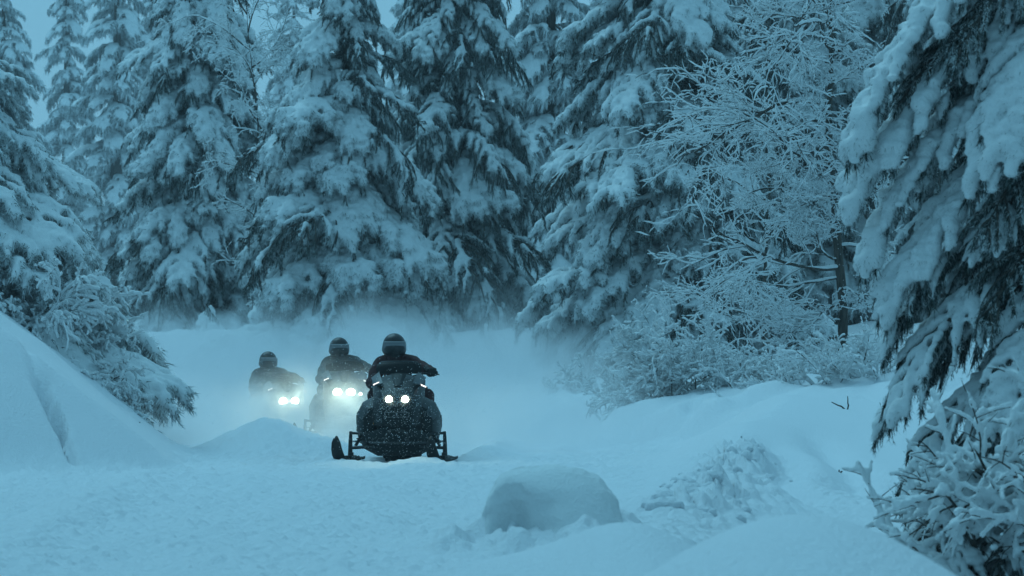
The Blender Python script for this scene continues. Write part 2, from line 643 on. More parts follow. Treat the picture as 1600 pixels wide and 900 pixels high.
def snow_blobs(rng, lines, r, start, cover, flat=0.72, step=0.5, tipr=0.55, lift=0.35, per_tw=0.5):
    C, Q = [], []
    for pts, w, lvl in lines:
        if lvl == 2 or (lvl == 1 and r < 0.0725 and per_tw > rng.uniform()): continue
        seg = np.linalg.norm(np.diff(pts, axis=0), axis=1).sum()
        rr = r * (0.55 + 0.45 * w)
        n = max(3, int(seg / (rr * step)))
        p = resample(pts, n)
        ph = rng.uniform(0, 100)
        for i in range(n):
            t = i / (n - 1)
            prof = min(1.0, 0.55 + 1.2 * t) * (1 - (1 - tipr) * max(0, (t - 0.6) / 0.4))
            nz = 0.5 + 0.5 * float(vnoise(t * seg * 4 + ph, ph * 0.37, 0, seed=5))
            rad_from = math.hypot(p[i][0], p[i][1])
            if nz > cover + 0.25 or rad_from < start * rng.uniform(0.7, 1.2):
                continue
            q = rr * prof * (0.62 + 0.7 * nz) * rng.uniform(0.85, 1.15)
            C.append(p[i] + np.array([rng.normal(0, 0.12) * q, rng.normal(0, 0.12) * q, lift * q]))
            Q.append((q, q, q * flat))
    return np.array(C), np.array(Q)


def bough_proto(seed, L, a0, a1, nside, sl, sdroop, snow_r, start, cover, fringe, per_m, wid, blades, blen, bwid,
                voxel, needle_m, snow_m, hang=1.0, flat=0.72, noise=0.012, nfreq=9.0, decim=None, tipr=0.55, smooth=2, hang_n=0, fringe_n=2, fringe_l=0.05, fringe_w=0.010):
    rng = np.random.default_rng(seed)
    lines = bough_lines(rng, L, a0, a1, nside, sl, sdroop, hang_n=hang_n, hang_l=fringe)
    if hang_n: fringe *= 0.42
    NV, NT = needles_np(rng, lines, per_m, fringe, wid, blades, blen, bwid, hang)
    TP = np.stack([l[0] for l in lines])
    TR = np.stack([np.linspace(0.016 if l[2] == 0 else 0.007, 0.004, TP.shape[1]) * max(0.8, L) for l in lines])
    TV, TQ = tubes(TP, TR, 4)
    C, Q = snow_blobs(rng, lines, snow_r, start, cover, flat=flat, tipr=tipr, per_tw=0.5 if hang_n else 0.0)
    sm = blobs_mesh('snow_load', C, Q, snow_m, voxel, smooth=smooth, noise=noise, nfreq=nfreq, seed=seed, decim=decim)
    # rimed needle tips that stick out of the load and comb its lower edge
    SV = mesh_arrays(sm)
    SN = np.empty(len(SV) * 3, np.float32)
    sm.vertices.foreach_get('normal', SN)
    SN = SN.reshape(-1, 3)
    pick = np.concatenate([np.repeat(np.where(SN[:, 2] < 0.25)[0], fringe_n), np.where(rng.uniform(0, 1, len(SV)) < 0.025)[0]])
    n = len(pick)
    q = SV[pick] + rng.normal(0, voxel * 0.5, (n, 3)) - SN[pick] * 0.01
    d = SN[pick] * np.array([0.5, 0.5, 0.15]) + rng.normal(0, 0.35, (n, 3)) + np.array([0, 0, -0.75])
    d /= np.linalg.norm(d, axis=1, keepdims=True)
    sw = np.cross(d, rng.normal(0, 1, (n, 3)))
    sw /= np.linalg.norm(sw, axis=1, keepdims=True)
    ll = fringe_l * rng.uniform(0.5, 1.6, n)[:, None]
    FV = np.concatenate([q + sw * fringe_w * 0.5, q - sw * fringe_w * 0.5, q + d * ll])
    ii = np.arange(n)
    FT_ = np.stack([ii, ii + n, ii + 2 * n], 1)
    V = np.concatenate([NV, FV, TV])
    me = mesh_np('bough', V, [NT, FT_ + len(NV), TQ + len(NV) + len(FV)], [needle_m, M_BARK, M_RIME], smooth=False,
                 mat_idx=np.concatenate([np.zeros(len(NT)), np.full(len(FT_), 2), np.ones(len(TQ))]))
    return dict(L=L, reach=max(0.3, float(TP[0, -1, 0])), needles=me, snow=sm)


def merged(pr):
    """needles and snow of a bough in one mesh, for trees too far off to show them apart"""
    a, b = pr['needles'], pr['snow']
    bm = bmesh.new()
    bm.from_mesh(a)
    n0 = len(bm.faces)
    bm.from_mesh(b)
    bm.faces.ensure_lookup_table()
    for f in bm.faces[n0:]:
        f.material_index = 3
    me = bpy.data.meshes.new('bough')
    bm.to_mesh(me)
    bm.free()
    for m in (a.materials[0], a.materials[1], a.materials[2], b.materials[0]):
        me.materials.append(m)
    pr = dict(pr)
    pr['merged'] = me
    return pr


FINE = dict(per_m=85, wid=0.016, blades=5, blen=0.042, bwid=0.009, hang_n=2, voxel=0.024, needle_m=M_NEEDLE, snow_m=M_SNOW, noise=0.016, nfreq=15)
PILLOW = [bough_proto(11 + i, L, a0, a1, ns, sl, sd, r, st * L, cov, fr, **FINE)
          for i, (L, a0, a1, ns, sl, sd, r, st, cov, fr) in enumerate((
              (1.3, 2, -62, 12, 0.36, 70, 0.140, 0.34, 0.88, 0.20), (1.5, -6, -66, 14, 0.34, 60, 0.120, 0.34, 0.78, 0.22),
              (1.2, 6, -55, 11, 0.38, 75, 0.150, 0.38, 0.90, 0.20), (1.7, -12, -60, 15, 0.32, 55, 0.108, 0.30, 0.70, 0.24)))]
FINGER = [bough_proto(31 + i, L, a0, a1, ns, sl, sd, r, 0.22 * L, cov, fr, **FINE)
          for i, (L, a0, a1, ns, sl, sd, r, cov, fr) in enumerate((
              (1.6, -22, -52, 13, 0.28, 45, 0.100, 0.84, 0.17), (1.9, -26, -50, 15, 0.25, 40, 0.092, 0.80, 0.18),
              (1.4, -16, -58, 12, 0.30, 50, 0.104, 0.80, 0.17), (1.8, -30, -46, 14, 0.27, 45, 0.090, 0.76, 0.20)))]
DRAPE = [bough_proto(51 + i, L, a0, a1, ns, sl, sd, r, 0.35 * L, cov, fr, hang=1.7, **FINE)
         for i, (L, a0, a1, ns, sl, sd, r, cov, fr) in enumerate((
             (1.6, 0, -66, 12, 0.24, 60, 0.082, 0.62, 0.42), (1.4, -4, -70, 11, 0.26, 70, 0.092, 0.62, 0.38),
             (1.8, -6, -64, 13, 0.22, 60, 0.078, 0.58, 0.44)))]
# boughs that have shed most of their load: rimed needles with a few crumbs of snow
SHED = [bough_proto(61 + i, L, a0, a1, ns, sl, sd, r, 0.3 * L, cov, fr, hang=1.4, **FINE)
        for i, (L, a0, a1, ns, sl, sd, r, cov, fr) in enumerate((
            (1.5, -4, -58, 14, 0.34, 55, 0.062, 0.46, 0.24), (1.3, 2, -64, 12, 0.38, 65, 0.070, 0.50, 0.22),
            (1.7, -14, -60, 15, 0.30, 50, 0.058, 0.44, 0.26)))]
CLUMP = [bough_proto(71 + i, L, a0, a1, ns, sl, sd, r, 0.2 * L, cov, fr, **FINE)
         for i, (L, a0, a1, ns, sl, sd, r, cov, fr) in enumerate((
             (1.1, -5, -75, 9, 0.28, 70, 0.098, 0.66, 0.22), (1.2, -15, -70, 10, 0.25, 60, 0.090, 0.60, 0.22),
             (1.0, 0, -72, 8, 0.30, 80, 0.105, 0.70, 0.20)))]
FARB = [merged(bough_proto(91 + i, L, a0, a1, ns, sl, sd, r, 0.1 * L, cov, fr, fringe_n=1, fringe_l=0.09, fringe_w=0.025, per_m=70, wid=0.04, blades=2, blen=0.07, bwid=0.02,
                           voxel=0.05, needle_m=M_NEEDLEF, snow_m=M_SNOW))  # pale needle colour stands in for part of the haze on far trees
        for i, (L, a0, a1, ns, sl, sd, r, cov, fr) in enumerate((
            (1.4, -5, -60, 10, 0.34, 60, 0.10, 0.60, 0.30), (1.6, -12, -55, 11, 0.30, 55, 0.09, 0.52, 0.32), (1.2, 0, -66, 9, 0.36, 70, 0.11, 0.62, 0.28)))]


def trunk_mesh(Ht, r0, seed):
    rng = np.random.default_rng(seed)
    K = 14
    z = np.linspace(-0.4, Ht, K)
    P = np.stack([0.05 * rng.normal(0, 1, K).cumsum() * 0.3, 0.05 * rng.normal(0, 1, K).cumsum() * 0.3, z], -1)[None]
    P[0, 0, :2] = 0
    rr = (r0 * (1 - np.clip(z, 0, Ht) / Ht) + 0.012)[None]
    rr[0, 0] *= 1.25
    V, q = tubes(P, rr, 10)
    return mesh_np('trunk', V, q, M_BARK)


def spruce(label, X, Y, Ht, Rb, protos, seed, whorl=0.34, per=6, z0=0.25, power=0.9, far=False, group=None, zbase=None,
           size=1.0, cat='tree', tilt=0.0, skip_back=0.0, lean=(0, 0), rmin=0.25):
    rng = np.random.default_rng(seed)
    zb = h1(X, Y) if zbase is None else zbase
    t = empty('spruce_tree', (X, Y, zb - 0.05))
    t.rotation_euler = (lean[1], lean[0], 0)
    tag(t, label, cat, group or 'snow-laden spruces along the trail')
    obj('trunk', trunk_mesh(Ht, 0.035 + 0.018 * Ht, seed), t)
    h = z0
    ph = rng.uniform(0, 6.28)
    while h < Ht - 0.15:
        f = h / Ht
        rad = Rb * (1 - f) ** power * (0.86 + 0.14 * math.sin(h * 3.1 + seed)) + rmin
        n = max(3, int(round(per * (0.55 + 0.45 * min(1, rad / 1.2)))))
        ph += 2.4
        for k in range(n):
            az = ph + 2 * PI * k / n + rng.uniform(-0.3, 0.3)
            if skip_back and math.sin(az) > skip_back:
                continue
            pr = protos[rng.integers(len(protos))]
            ln = rad * rng.uniform(0.62, 1.22)
            s = size * ln / pr['reach']
            hh = h + rng.uniform(-0.8, 0.8) * whorl
            e = Euler((rng.uniform(-0.28, 0.28), R(tilt) + rng.uniform(-0.22, 0.22), az), 'XYZ')
            if far:
                o = obj('bough', pr['merged'], t)
            else:
                o = obj('bough', pr['needles'], t)
            o.location = (0, 0, hh)
            o.rotation_euler = e
            sc = min(1.45, max(0.45, s))
            o.scale = (max(s, 0.35) if s < 1.45 else s ** 0.8 * 1.08, sc, sc)
            if not far:
                tag(obj('snow_load', pr['snow'], o), kind='stuff')
        h += whorl * (0.75 + 0.25 * (1 - f)) * rng.uniform(0.85, 1.15)
    return t


def at(px, Y):
    return (px - 800) / 6000 * Y


# main row of spruces, left to right
spruce('tall dense spruce with many small snow clumps, left of the bare birch', at(312, 80), 80, 11.0, 1.95, CLUMP * 3 + FINGER[:2] + SHED[:1], 201, whorl=0.27, per=8, power=0.75)
spruce('snowy spruce with broad pillowed boughs straight behind the riders', at(538, 68), 68, 8.6, 2.05, PILLOW * 3 + SHED * 2, 202, whorl=0.33, per=6, power=0.80)
spruce('dark spruce with long hanging needle curtains, just right of the pillowed spruce', at(712, 74), 74, 10.5, 1.70, DRAPE * 2 + SHED + PILLOW[1:2], 203, whorl=0.32, per=7, power=0.7)
spruce('wide spruce with steep fingered snowy boughs behind the frosted round bush', at(1050, 62), 62, 9.5, 2.5, FINGER * 2 + SHED[:2], 204, whorl=0.28, per=8, power=0.75)
spruce('snowy spruce mostly hidden behind the bare frosted branches', at(1235, 68), 68, 9.0, 2.1, CLUMP + PILLOW[:2] + SHED, 205, whorl=0.36, per=6, power=0.8)
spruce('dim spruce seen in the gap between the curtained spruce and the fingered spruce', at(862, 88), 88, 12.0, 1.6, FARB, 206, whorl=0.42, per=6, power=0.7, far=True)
spruce('dark spruce behind the bare frosted tree, beside the near drooping spruce', at(1390, 72), 72, 13.0, 2.2, FINGER[:2] + PILLOW[:1] + SHED, 207, whorl=0.40, per=6, power=0.8)
spruce('dark spruce filling the gap behind the near drooping spruce', at(1530, 66), 66, 13.0, 2.3, FINGER[:2] + SHED, 208, whorl=0.40, per=7, power=0.7)

G2 = 'hazy spruces behind the left end of the trail'
FT = dict(whorl=0.80, per=6, far=True, size=1.0)
for lab, px, Y, Ht, Rb, sd, pw in (
        ('hazy spruce at the far left edge of the photo', 5, 180, 20.0, 3.3, 211, 0.8),
        ('tall thin hazy spruce second from the left edge', 103, 235, 28.0, 2.3, 212, 0.55),
        ('hazy spruce right beside the dense clumped spruce', 182, 190, 25.0, 2.8, 213, 0.6),
        ('faint low spruce in the bright sky gap', 62, 320, 19.0, 3.2, 214, 0.8),
        ('faint spruce peeping out behind the dense clumped spruce', 238, 260, 29.0, 3.2, 215, 0.7),
        ('faint distant spruce behind the bare birch', 455, 230, 25.0, 3.9, 216, 0.8),
        ('faint distant spruce behind the curtained spruce', 640, 220, 26.0, 4.0, 217, 0.8),
        ('faint distant spruce behind the fingered spruce', 960, 210, 26.0, 4.2, 218, 0.8),
        ('faint distant spruce behind the bare frosted tree', 1150, 205, 26.0, 4.2, 219, 0.8),
        ('faint distant spruce high behind the near drooping spruce', 1330, 200, 26.0, 4.2, 220, 0.8)):
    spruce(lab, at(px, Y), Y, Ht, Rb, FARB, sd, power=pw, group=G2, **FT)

# the forest that closes in on both sides of the trail and behind the viewpoint
def wood():
    rng = np.random.default_rng(5)
    V, T, MI = [], [], []
    spots = []
    for i in range(120):
        X, Y = rng.uniform(-34, 34), rng.uniform(-13.5, 60)
        lim = max(7.0, abs(Y) * 0.20 + 5.5)
        if abs(X) < lim and Y > -8: continue
        if any((X - a) ** 2 + (Y - b) ** 2 < 6 for a, b in spots): continue
        spots.append((X, Y))
    for X, Y in spots:
        Ht, Rb = rng.uniform(9, 15), rng.uniform(1.7, 2.6)
        zb = h1(X, Y)
        tiers = 13
        for k in range(tiers):
            f = k / tiers
            z1 = zb + 0.3 + (Ht - 0.3) * f
            rad = Rb * (1 - f) ** 0.8 + 0.15
            n = 20
            o = len(V)
            V.append((X, Y, z1 + 1.4 * Ht / tiers))
            for j in range(n):
                a = 2 * PI * j / n + rng.uniform(-0.1, 0.1)
                r_ = rad * (rng.uniform(0.85, 1.15) if j % 2 else rng.uniform(0.45, 0.7))
                V.append((X + r_ * math.cos(a), Y + r_ * math.sin(a), z1 - 0.35 * r_))
            for j in range(n):
                T.append((o, o + 1 + j, o + 1 + (j + 1) % n))
                MI.append(0 if rng.uniform() < 0.55 else 1)
    return mesh_np('forest', np.array(V), np.array(T), [M_NEEDLE, M_SNOW], smooth=False, mat_idx=MI)


tag(obj('surrounding_forest', wood()), kind='stuff')

# young trees buried at the foot of the row
for px, Y, hh, lab in ((684, 66.5, 0.62, 'tiny snow-buried spruce just right of the front rider'),
                       (757, 67, 0.72, 'small snow-buried spruce under the curtained spruce'),
                       (326, 77, 0.62, 'small snow-buried spruce under the dense clumped spruce')):
    x = at(px, Y)
    rng = np.random.default_rng(int(px))
    t = empty('young_spruce', (x, Y, h1(x, Y) - 0.05))
    tag(t, lab, 'young tree', 'buried young spruces')
    obj('trunk', trunk_mesh(hh, 0.02, px), t)
    C, Q = [], []
    for i in range(70):
        f = rng.uniform(0, 1) ** 1.3
        a = rng.uniform(0, 6.28)
        rr = 0.30 * (1 - f) * rng.uniform(0.6, 1.05)
        q = 0.05 + 0.07 * (1 - f) * rng.uniform(0.6, 1.2)
        C.append((math.cos(a) * rr + 0.05 * math.sin(f * 9), math.sin(a) * rr, f * hh * 0.92))
        Q.append((q, q, q * rng.uniform(0.8, 1.5)))
    obj('snow_load', blobs_mesh('snow_load', C, Q, M_SNOW, 0.03, 2, 0.012, 9, seed=px), t)
    NV, NT = [], []
    for i in range(500):
        f = rng.uniform(0, 0.9)
        a = rng.uniform(0, 6.28)
        rr = 0.34 * (1 - f)
        p = np.array([math.cos(a) * rr, math.sin(a) * rr, f * hh])
        d = np.array([math.cos(a) * 0.5, math.sin(a) * 0.5, -0.8]) * rng.uniform(0.06, 0.14)
        s = np.array([-math.sin(a), math.cos(a), 0]) * 0.012
        NT.append([len(NV), len(NV) + 1, len(NV) + 2])
        NV += [p + s, p - s, p + d]
    obj('needles', mesh_np('needles', np.array(NV), np.array(NT), M_NEEDLE, smooth=False), t)


# ------------------------------------------------------------------ frosted twigs
def grow(rng, st, d, ln, lvl, maxl, out, nkid, ratio, spread, lift, wig=0.30, K=7, rad=0.02, keep=None):
    """recursive branching; out collects (pts, radius0, radius1, level)"""
    p = np.array(st, float)
    d = np.array(d, float)
    d /= np.linalg.norm(d)
    pts = [p.copy()]
    bend = rng.normal(0, wig, 3) * 0.45
    for i in range(K - 1):
        d = d + rng.normal(0, wig, 3) * 0.5 + bend * (1 - 1.6 * i / K) + np.array([0, 0, lift])
        d /= np.linalg.norm(d)
        p = p + d * ln / (K - 1)
        pts.append(p.copy())
    pts = np.array(pts)
    out.append((pts, rad, rad * 0.45, lvl))
    if lvl >= maxl:
        return
    n = nkid[lvl]
    for i in range(n):
        f = (0.22 + 0.75 * (i + rng.uniform(0, 0.9)) / n) * (K - 1)
        k = min(K - 2, int(f))
        q = pts[k] + (pts[k + 1] - pts[k]) * (f - k)
        t = pts[k + 1] - pts[k]
        t /= np.linalg.norm(t)
        v = np.cross(t, rng.normal(0, 1, 3))
        v /= np.linalg.norm(v)
        v[2] *= 0.7
        a = R(spread) * rng.uniform(0.7, 1.3)
        dd = t * math.cos(a) + v * math.sin(a)
        grow(rng, q, dd, ln * ratio * rng.uniform(0.65, 1.25), lvl + 1, maxl, out, nkid, ratio, spread, lift, wig, K, max(0.0022, rad * 0.5))


def twig_meshes(lines, snow_r, seed, sides=4, cover=0.85, K=7):
    rng = np.random.default_rng(seed)
    P = np.stack([resample(l[0], K) for l in lines])
    f = np.linspace(0, 1, K)[None]
    r0 = np.array([l[1] for l in lines])[:, None]
    r1 = np.array([l[2] for l in lines])[:, None]
    Rd = r0 + (r1 - r0) * f
    V, q = tubes(P, Rd, sides)
    T = np.gradient(P, axis=1)
    T /= np.linalg.norm(T, axis=-1, keepdims=True) + 1e-9
    flat = np.sqrt(np.clip(1 - T[..., 2] ** 2, 0, 1))
    nz = 0.5 + 0.5 * vnoise(P[..., 0] * 7, P[..., 1] * 7, P[..., 2] * 7, seed=seed)
    sr = (snow_r * (0.45 + 0.75 * nz) + Rd * 0.9) * (0.35 + 0.65 * flat)
    sr[:, -1] *= 0.45
    gap = rng.uniform(0, 1, sr.shape) > cover
    sr = np.where(gap, Rd * 0.5, sr)
    SV, sq = tubes(P, sr, 5, up_off=0.62, flat=1.05)
    return V, q, SV, sq


def split_parts(root, lines, snow_r, seed, stem_lvl, names=('stem', 'twigs'), snow_m=None, cover=0.80):
    """stems as single parts, fine twigs joined, snow on them joined"""
    for l in lines:
        if l[3] <= stem_lvl:
            V, q = tubes(resample(l[0], 9)[None], np.linspace(l[1], l[2], 9)[None], 7)
            obj(names[0], mesh_np(names[0], V, q, M_TWIG), root)
    fine = [l for l in lines if l[3] > stem_lvl]
    V, q, _, _ = twig_meshes(fine, snow_r, seed, sides=3)
    tag(obj(names[1], mesh_np(names[1], V, q, M_TWIG), root), kind='stuff')
    _, _, SV, sq = twig_meshes(lines, snow_r, seed, cover=cover)
    tag(obj('snow_load', mesh_np('snow_load', SV, sq, snow_m or M_SNOW), root), kind='stuff')


def bush(label, X, Y, w, hgt, n, seed, snow_r=0.016, group='frosted bushes at the forest edge', flatten=1.0, az=(0, 360), dx=0.35, maxl=3, nk=(6, 5, 4), spread=42, name='frosted_bush', lift=-0.02, z=None, el=(15, 85)):
    rng = np.random.default_rng(seed)
    t = empty(name, (X, Y, (h1(X, Y) if z is None else z) - 0.05))
    tag(t, label, 'bush', group)
    lines = []
    for i in range(n):
        a = R(rng.uniform(*az))
        e = R(rng.uniform(*el))
        ln = 1.0 / math.sqrt((math.cos(e) / w) ** 2 + (math.sin(e) / hgt) ** 2) * rng.uniform(0.6, 0.82)
        st = (rng.uniform(-dx, dx) * w, rng.uniform(-dx, dx) * w * 0.6, 0)
        grow(rng, st, (math.cos(a) * math.cos(e), math.sin(a) * math.cos(e), math.sin(e)), ln, 0, maxl, lines, nk, 0.46, spread, lift, rad=0.012)
    split_parts(t, lines, snow_r, seed, 0)
    return t


bush('round frosted bush, a dense dome of white twigs under the fingered spruce', at(1062, 50), 50, 1.15, 1.45, 26, 301, nk=(7, 5, 4), z=0.55)
bush('low sprawling frosted bush on the berm, left foot of the round bush', at(985, 52), 52, 0.95, 0.62, 18, 302, nk=(6, 5, 3), z=0.45)
bush('small half-buried frosted bush where the powder cloud meets the forest edge', at(905, 56), 56, 0.5, 0.75, 10, 303, nk=(6, 4, 3), z=0.5)
bush('low frosted bush with long sideways twigs, right foot of the round bush', at(1195, 49), 49, 1.2, 0.75, 20, 304, nk=(6, 5, 3), z=0.6)
bush('frosted bush of straight fanned shoots beside the near drooping spruce', at(1335, 47.5), 47.5, 1.1, 1.0, 20, 305, nk=(5, 4, 3), z=0.65, az=(120, 240), spread=28)

# bare trees
def bare_tree(label, X, Y, Ht, r0, limbs, seed, nk, snow_r, ratio=0.5, spread=46, lift=-0.015, maxl=3, z=None, lean=0.0):
    rng = np.random.default_rng(seed)
    zb = h1(X, Y) if z is None else z
    t = empty('bare_tree', (X, Y, zb - 0.1))
    tag(t, label, 'tree', 'bare frosted broadleaf trees')
    K = 12
    zz = np.linspace(0, Ht, K)
    P = np.stack([lean * zz + 0.07 * rng.normal(0, 1, K).cumsum() * 0.6, 0.04 * rng.normal(0, 1, K).cumsum(), zz], -1)
    V, q = tubes(P[None], np.linspace(r0, r0 * 0.3, K)[None] * (1 + 0.15 * rng.normal(0, 1, (1, K))), 9)
    obj('trunk', mesh_np('trunk', V, q, M_BARK), t)
    lines = []
    for (hz, az, el, ln) in limbs:
        st = [np.interp(hz, zz, P[:, k]) for k in range(3)]
        a, e = R(az), R(el)
        grow(rng, st, (math.cos(a) * math.cos(e), math.sin(a) * math.cos(e), math.sin(e)), ln, 0, maxl, lines, nk, ratio, spread, lift, rad=0.028 if ln > 1.6 else 0.016)
    split_parts(t, lines, snow_r, seed, 0, names=('limb', 'twigs'), cover=0.68)
    return t


rngl = np.random.default_rng(77)
limbs = []
for i in range(21):
    hz = 0.35 + 5.6 * i / 21 + rngl.uniform(-0.1, 0.1)
    left = rngl.uniform() < 0.72
    az = rngl.uniform(150, 235) if left else rngl.uniform(-70, 60)
    limbs.append((hz, az, rngl.uniform(-8, 28), rngl.uniform(1.0, 2.2) if left else rngl.uniform(0.6, 1.0)))
limbs.append((5.35, 183, 12, 3.1))
for i in range(13):
    limbs.append((0.3 + 0.42 * i, rngl.uniform(225, 315), rngl.uniform(-5, 25), rngl.uniform(0.6, 1.1)))
bare_tree('large bare tree with a dark trunk and a mass of snow-lined twigs reaching left', at(1322, 53), 53, 7.5, 0.075, limbs, 401, (8, 5, 4), 0.0095, z=0.6, spread=52, lift=-0.03, ratio=0.54, lean=-0.035)
limbs = [(0.5 + 0.34 * i, rngl.uniform(0, 360), rngl.uniform(20, 60), rngl.uniform(0.9, 1.7)) for i in range(18)]
bare_tree('slim bare birch with fine frosted twigs between two big spruces', at(432, 73), 73, 6.6, 0.022, limbs, 402, (8, 5, 4), 0.010, spread=52, lean=-0.05)
limbs = [(0.3 + 0.42 * i, rngl.uniform(100, 260), rngl.uniform(-5, 35), rngl.uniform(1.0, 1.7)) for i in range(0, 13, 2)]
bare_tree('thin bare tree with snow-lined branches in front of the fingered spruce', at(1190, 56), 56, 6.5, 0.03, limbs, 403, (7, 5, 4), 0.009, z=0.7, spread=52, lift=-0.02, ratio=0.54)

# ------------------------------------------------------------------ left: a tree bowed under rime, leaning over the bank
RIME = [bough_proto(121 + i, L, a0, a1, ns, sl, sd, r, 0.02, cov, fr, per_m=60, wid=0.014, blades=4, blen=0.05, bwid=0.008,
                    voxel=0.022, needle_m=M_NEEDLEF, snow_m=M_SNOW, noise=0.014, nfreq=12, tipr=0.6)
        for i, (L, a0, a1, ns, sl, sd, r, cov, fr) in enumerate((
            (1.3, 0, -58, 16, 0.40, 50, 0.066, 0.84, 0.13), (1.5, -10, -52, 18, 0.36, 45, 0.072, 0.86, 0.13),
            (1.1, 5, -50, 14, 0.42, 60, 0.064, 0.84, 0.13), (1.6, -14, -60, 18, 0.34, 50, 0.080, 0.88, 0.14)))]
LG = 'rime-covered trees by the left bank'
spruce('broad rime-covered tree drooping over the left snow bank', at(-55, 43.5), 43.5, 4.5, 2.35, RIME, 501, whorl=0.21, per=11, z0=0.1,
       power=0.72, zbase=0.35, skip_back=0.75, group=LG, rmin=0.25)
for lab, px, Y, Ht, Rb, zb, sd in (('largest low rimed tree along the left bank, at the foot of the broad one', 60, 43.0, 1.9, 1.05, 0.35, 502),
                                   ('smallest of the low rimed trees, at the tip of the left bank', 216, 41.0, 0.40, 0.52, 0.03, 503)):
    spruce(lab, at(px, Y), Y, Ht, Rb, RIME, sd, whorl=0.15, per=10, z0=0.03, power=0.75, zbase=zb, group=LG, rmin=0.15)

for lab, px, Y, w, hg, z, sd, n in (('tangle of white drooping twigs on the left bank edge, near the low rimed tree', 95, 42.0, 1.0, 0.8, 0.55, 506, 30),
                                    ('lower tangle of white drooping twigs spilling down the left bank to its tip', 138, 41.6, 0.80, 0.42, 0.22, 507, 26),
                                    ('pale twiggy growth at the left edge above the snow bank', -10, 42.6, 1.6, 1.3, 1.2, 508, 34)):
    bush(lab, at(px, Y), Y, w, hg, n, sd, snow_r=0.021, group='white twiggy growth on the left bank', az=(-75, 75), nk=(7, 5, 4), spread=40, lift=-0.10, z=z, el=(5, 70))

# ------------------------------------------------------------------ right: the near drooping spruce
NEARP = dict(fringe_l=0.024, fringe_w=0.004, fringe_n=1, per_m=210, wid=0.010, blades=9, blen=0.024, bwid=0.0042, voxel=0.014, needle_m=M_NEEDLEN, snow_m=M_SNOWN, noise=0.013, nfreq=8, smooth=2, flat=0.62)
NEAR = [bough_proto(141 + i, L, a0, a1, ns, sl, sd, r, st * L, cov, fr, hang=1.2, **NEARP)
        for i, (L, a0, a1, ns, sl, sd, r, st, cov, fr) in enumerate((
            (1.95, -30, -70, 20, 0.19, 45, 0.092, 0.32, 0.86, 0.11), (1.75, -34, -68, 18, 0.20, 45, 0.084, 0.28, 0.78, 0.11),
            (1.60, -28, -74, 17, 0.21, 55, 0.094, 0.34, 0.86, 0.11), (1.5, -34, -62, 18, 0.20, 40, 0.046, 0.25, 0.56, 0.10),
            (1.3, -30, -66, 16, 0.22, 50, 0.042, 0.25, 0.52, 0.10)))]
NX, NY = at(1690, 22), 22.0
t = empty('spruce_tree', (NX, NY, -0.3))
tag(t, 'near drooping spruce with thick white snow slabs at the right edge', 'tree', 'snow-laden spruces along the trail')
obj('trunk', trunk_mesh(6.2, 0.13, 9), t)
rng = np.random.default_rng(55)


def near_bough(hz, az, k, s, roll=0.0, pitch=0.0, loaded=True):
    pr = NEAR[k]
    o = obj('bough', pr['needles'], t)
    o.location = (0, 0, hz)
    o.rotation_euler = (roll, pitch, R(az))
    o.scale = (s, s, s)
    if loaded:
        tag(obj('snow_load', pr['snow'], o), kind='stuff')


# (height of the root, azimuth, prototype, scale): the loaded boughs that read singly
for args in ((4.00, 188, 0, 1.05), (3.55, 194, 1, 1.08), (3.20, 184, 0, 0.95), (3.40, 226, 2, 0.95), (2.80, 200, 1, 0.95),
             (3.45, 240, 2, 0.95), (1.95, 245, 0, 0.80), (1.25, 250, 1, 0.8), (4.7, 190, 2, 0.7), (2.45, 186, 4, 1.25), (2.2, 200, 3, 1.15), (1.9, 184, 4, 1.2), (1.65, 205, 3, 1.1), (1.35, 190, 1, 0.7), (1.05, 210, 1, 0.65), (4.9, 200, 2, 0.7)):
    near_bough(*args, roll=rng.uniform(-0.12, 0.12), pitch=rng.uniform(-0.05, 0.05))
# filler boughs underneath, every other one left bare to darken the crown's inside
for i in range(66):
    hz = 0.75 + 4.6 * i / 66
    near_bough(hz, 150 + (i * 137.5) % 130 if i % 3 else (i * 97) % 360, 3 + int(rng.integers(2)), rng.uniform(0.7, 0.98) * (1.0 if hz < 3.8 else 0.8), rng.uniform(-0.2, 0.2), rng.uniform(-0.12, 0.1), loaded=(i % 2 == 0))
for i in range(8):
    near_bough(5.0 + 0.14 * i, (i * 137.5) % 360, 2, 0.7 - 0.06 * i)

# small thickly loaded shrub under it
rng = np.random.default_rng(66)
sx, sy = at(1580, 19.6), 19.6
sh = empty('loaded_shrub', (sx, sy, -0.27))
sh.scale = (1.28, 1.28, 1.28)
tag(sh, 'small shrub with thick snow on every twig under the near drooping spruce', 'bush')
lines = []
for i in range(18):
    a = R(rng.uniform(160, 300))
    e = R(rng.uniform(38, 80))
    grow(rng, (rng.uniform(-0.14, 0.2), rng.uniform(-0.1, 0.1), 0), (math.cos(a) * math.cos(e), 0.6 * math.sin(a) * math.cos(e), math.sin(e)),
         rng.uniform(0.50, 0.80), 0, 2, lines, (9, 5), 0.42, 48, -0.04, wig=0.16, rad=0.010)
for l in lines:
    if l[3] <= 1:
        V, q = tubes(resample(l[0], 7)[None], np.linspace(l[1], l[2], 7)[None], 6)
        obj('stem' if l[3] == 0 else 'twig', mesh_np('stem', V, q, M_TWIG), sh)
fine = [l for l in lines if l[3] == 2]
V, q, _, _ = twig_meshes(fine, 0.01, 6, sides=4)
tag(obj('twigs', mesh_np('twigs', V, q, M_TWIG), sh), kind='stuff')
C, Q = [], []
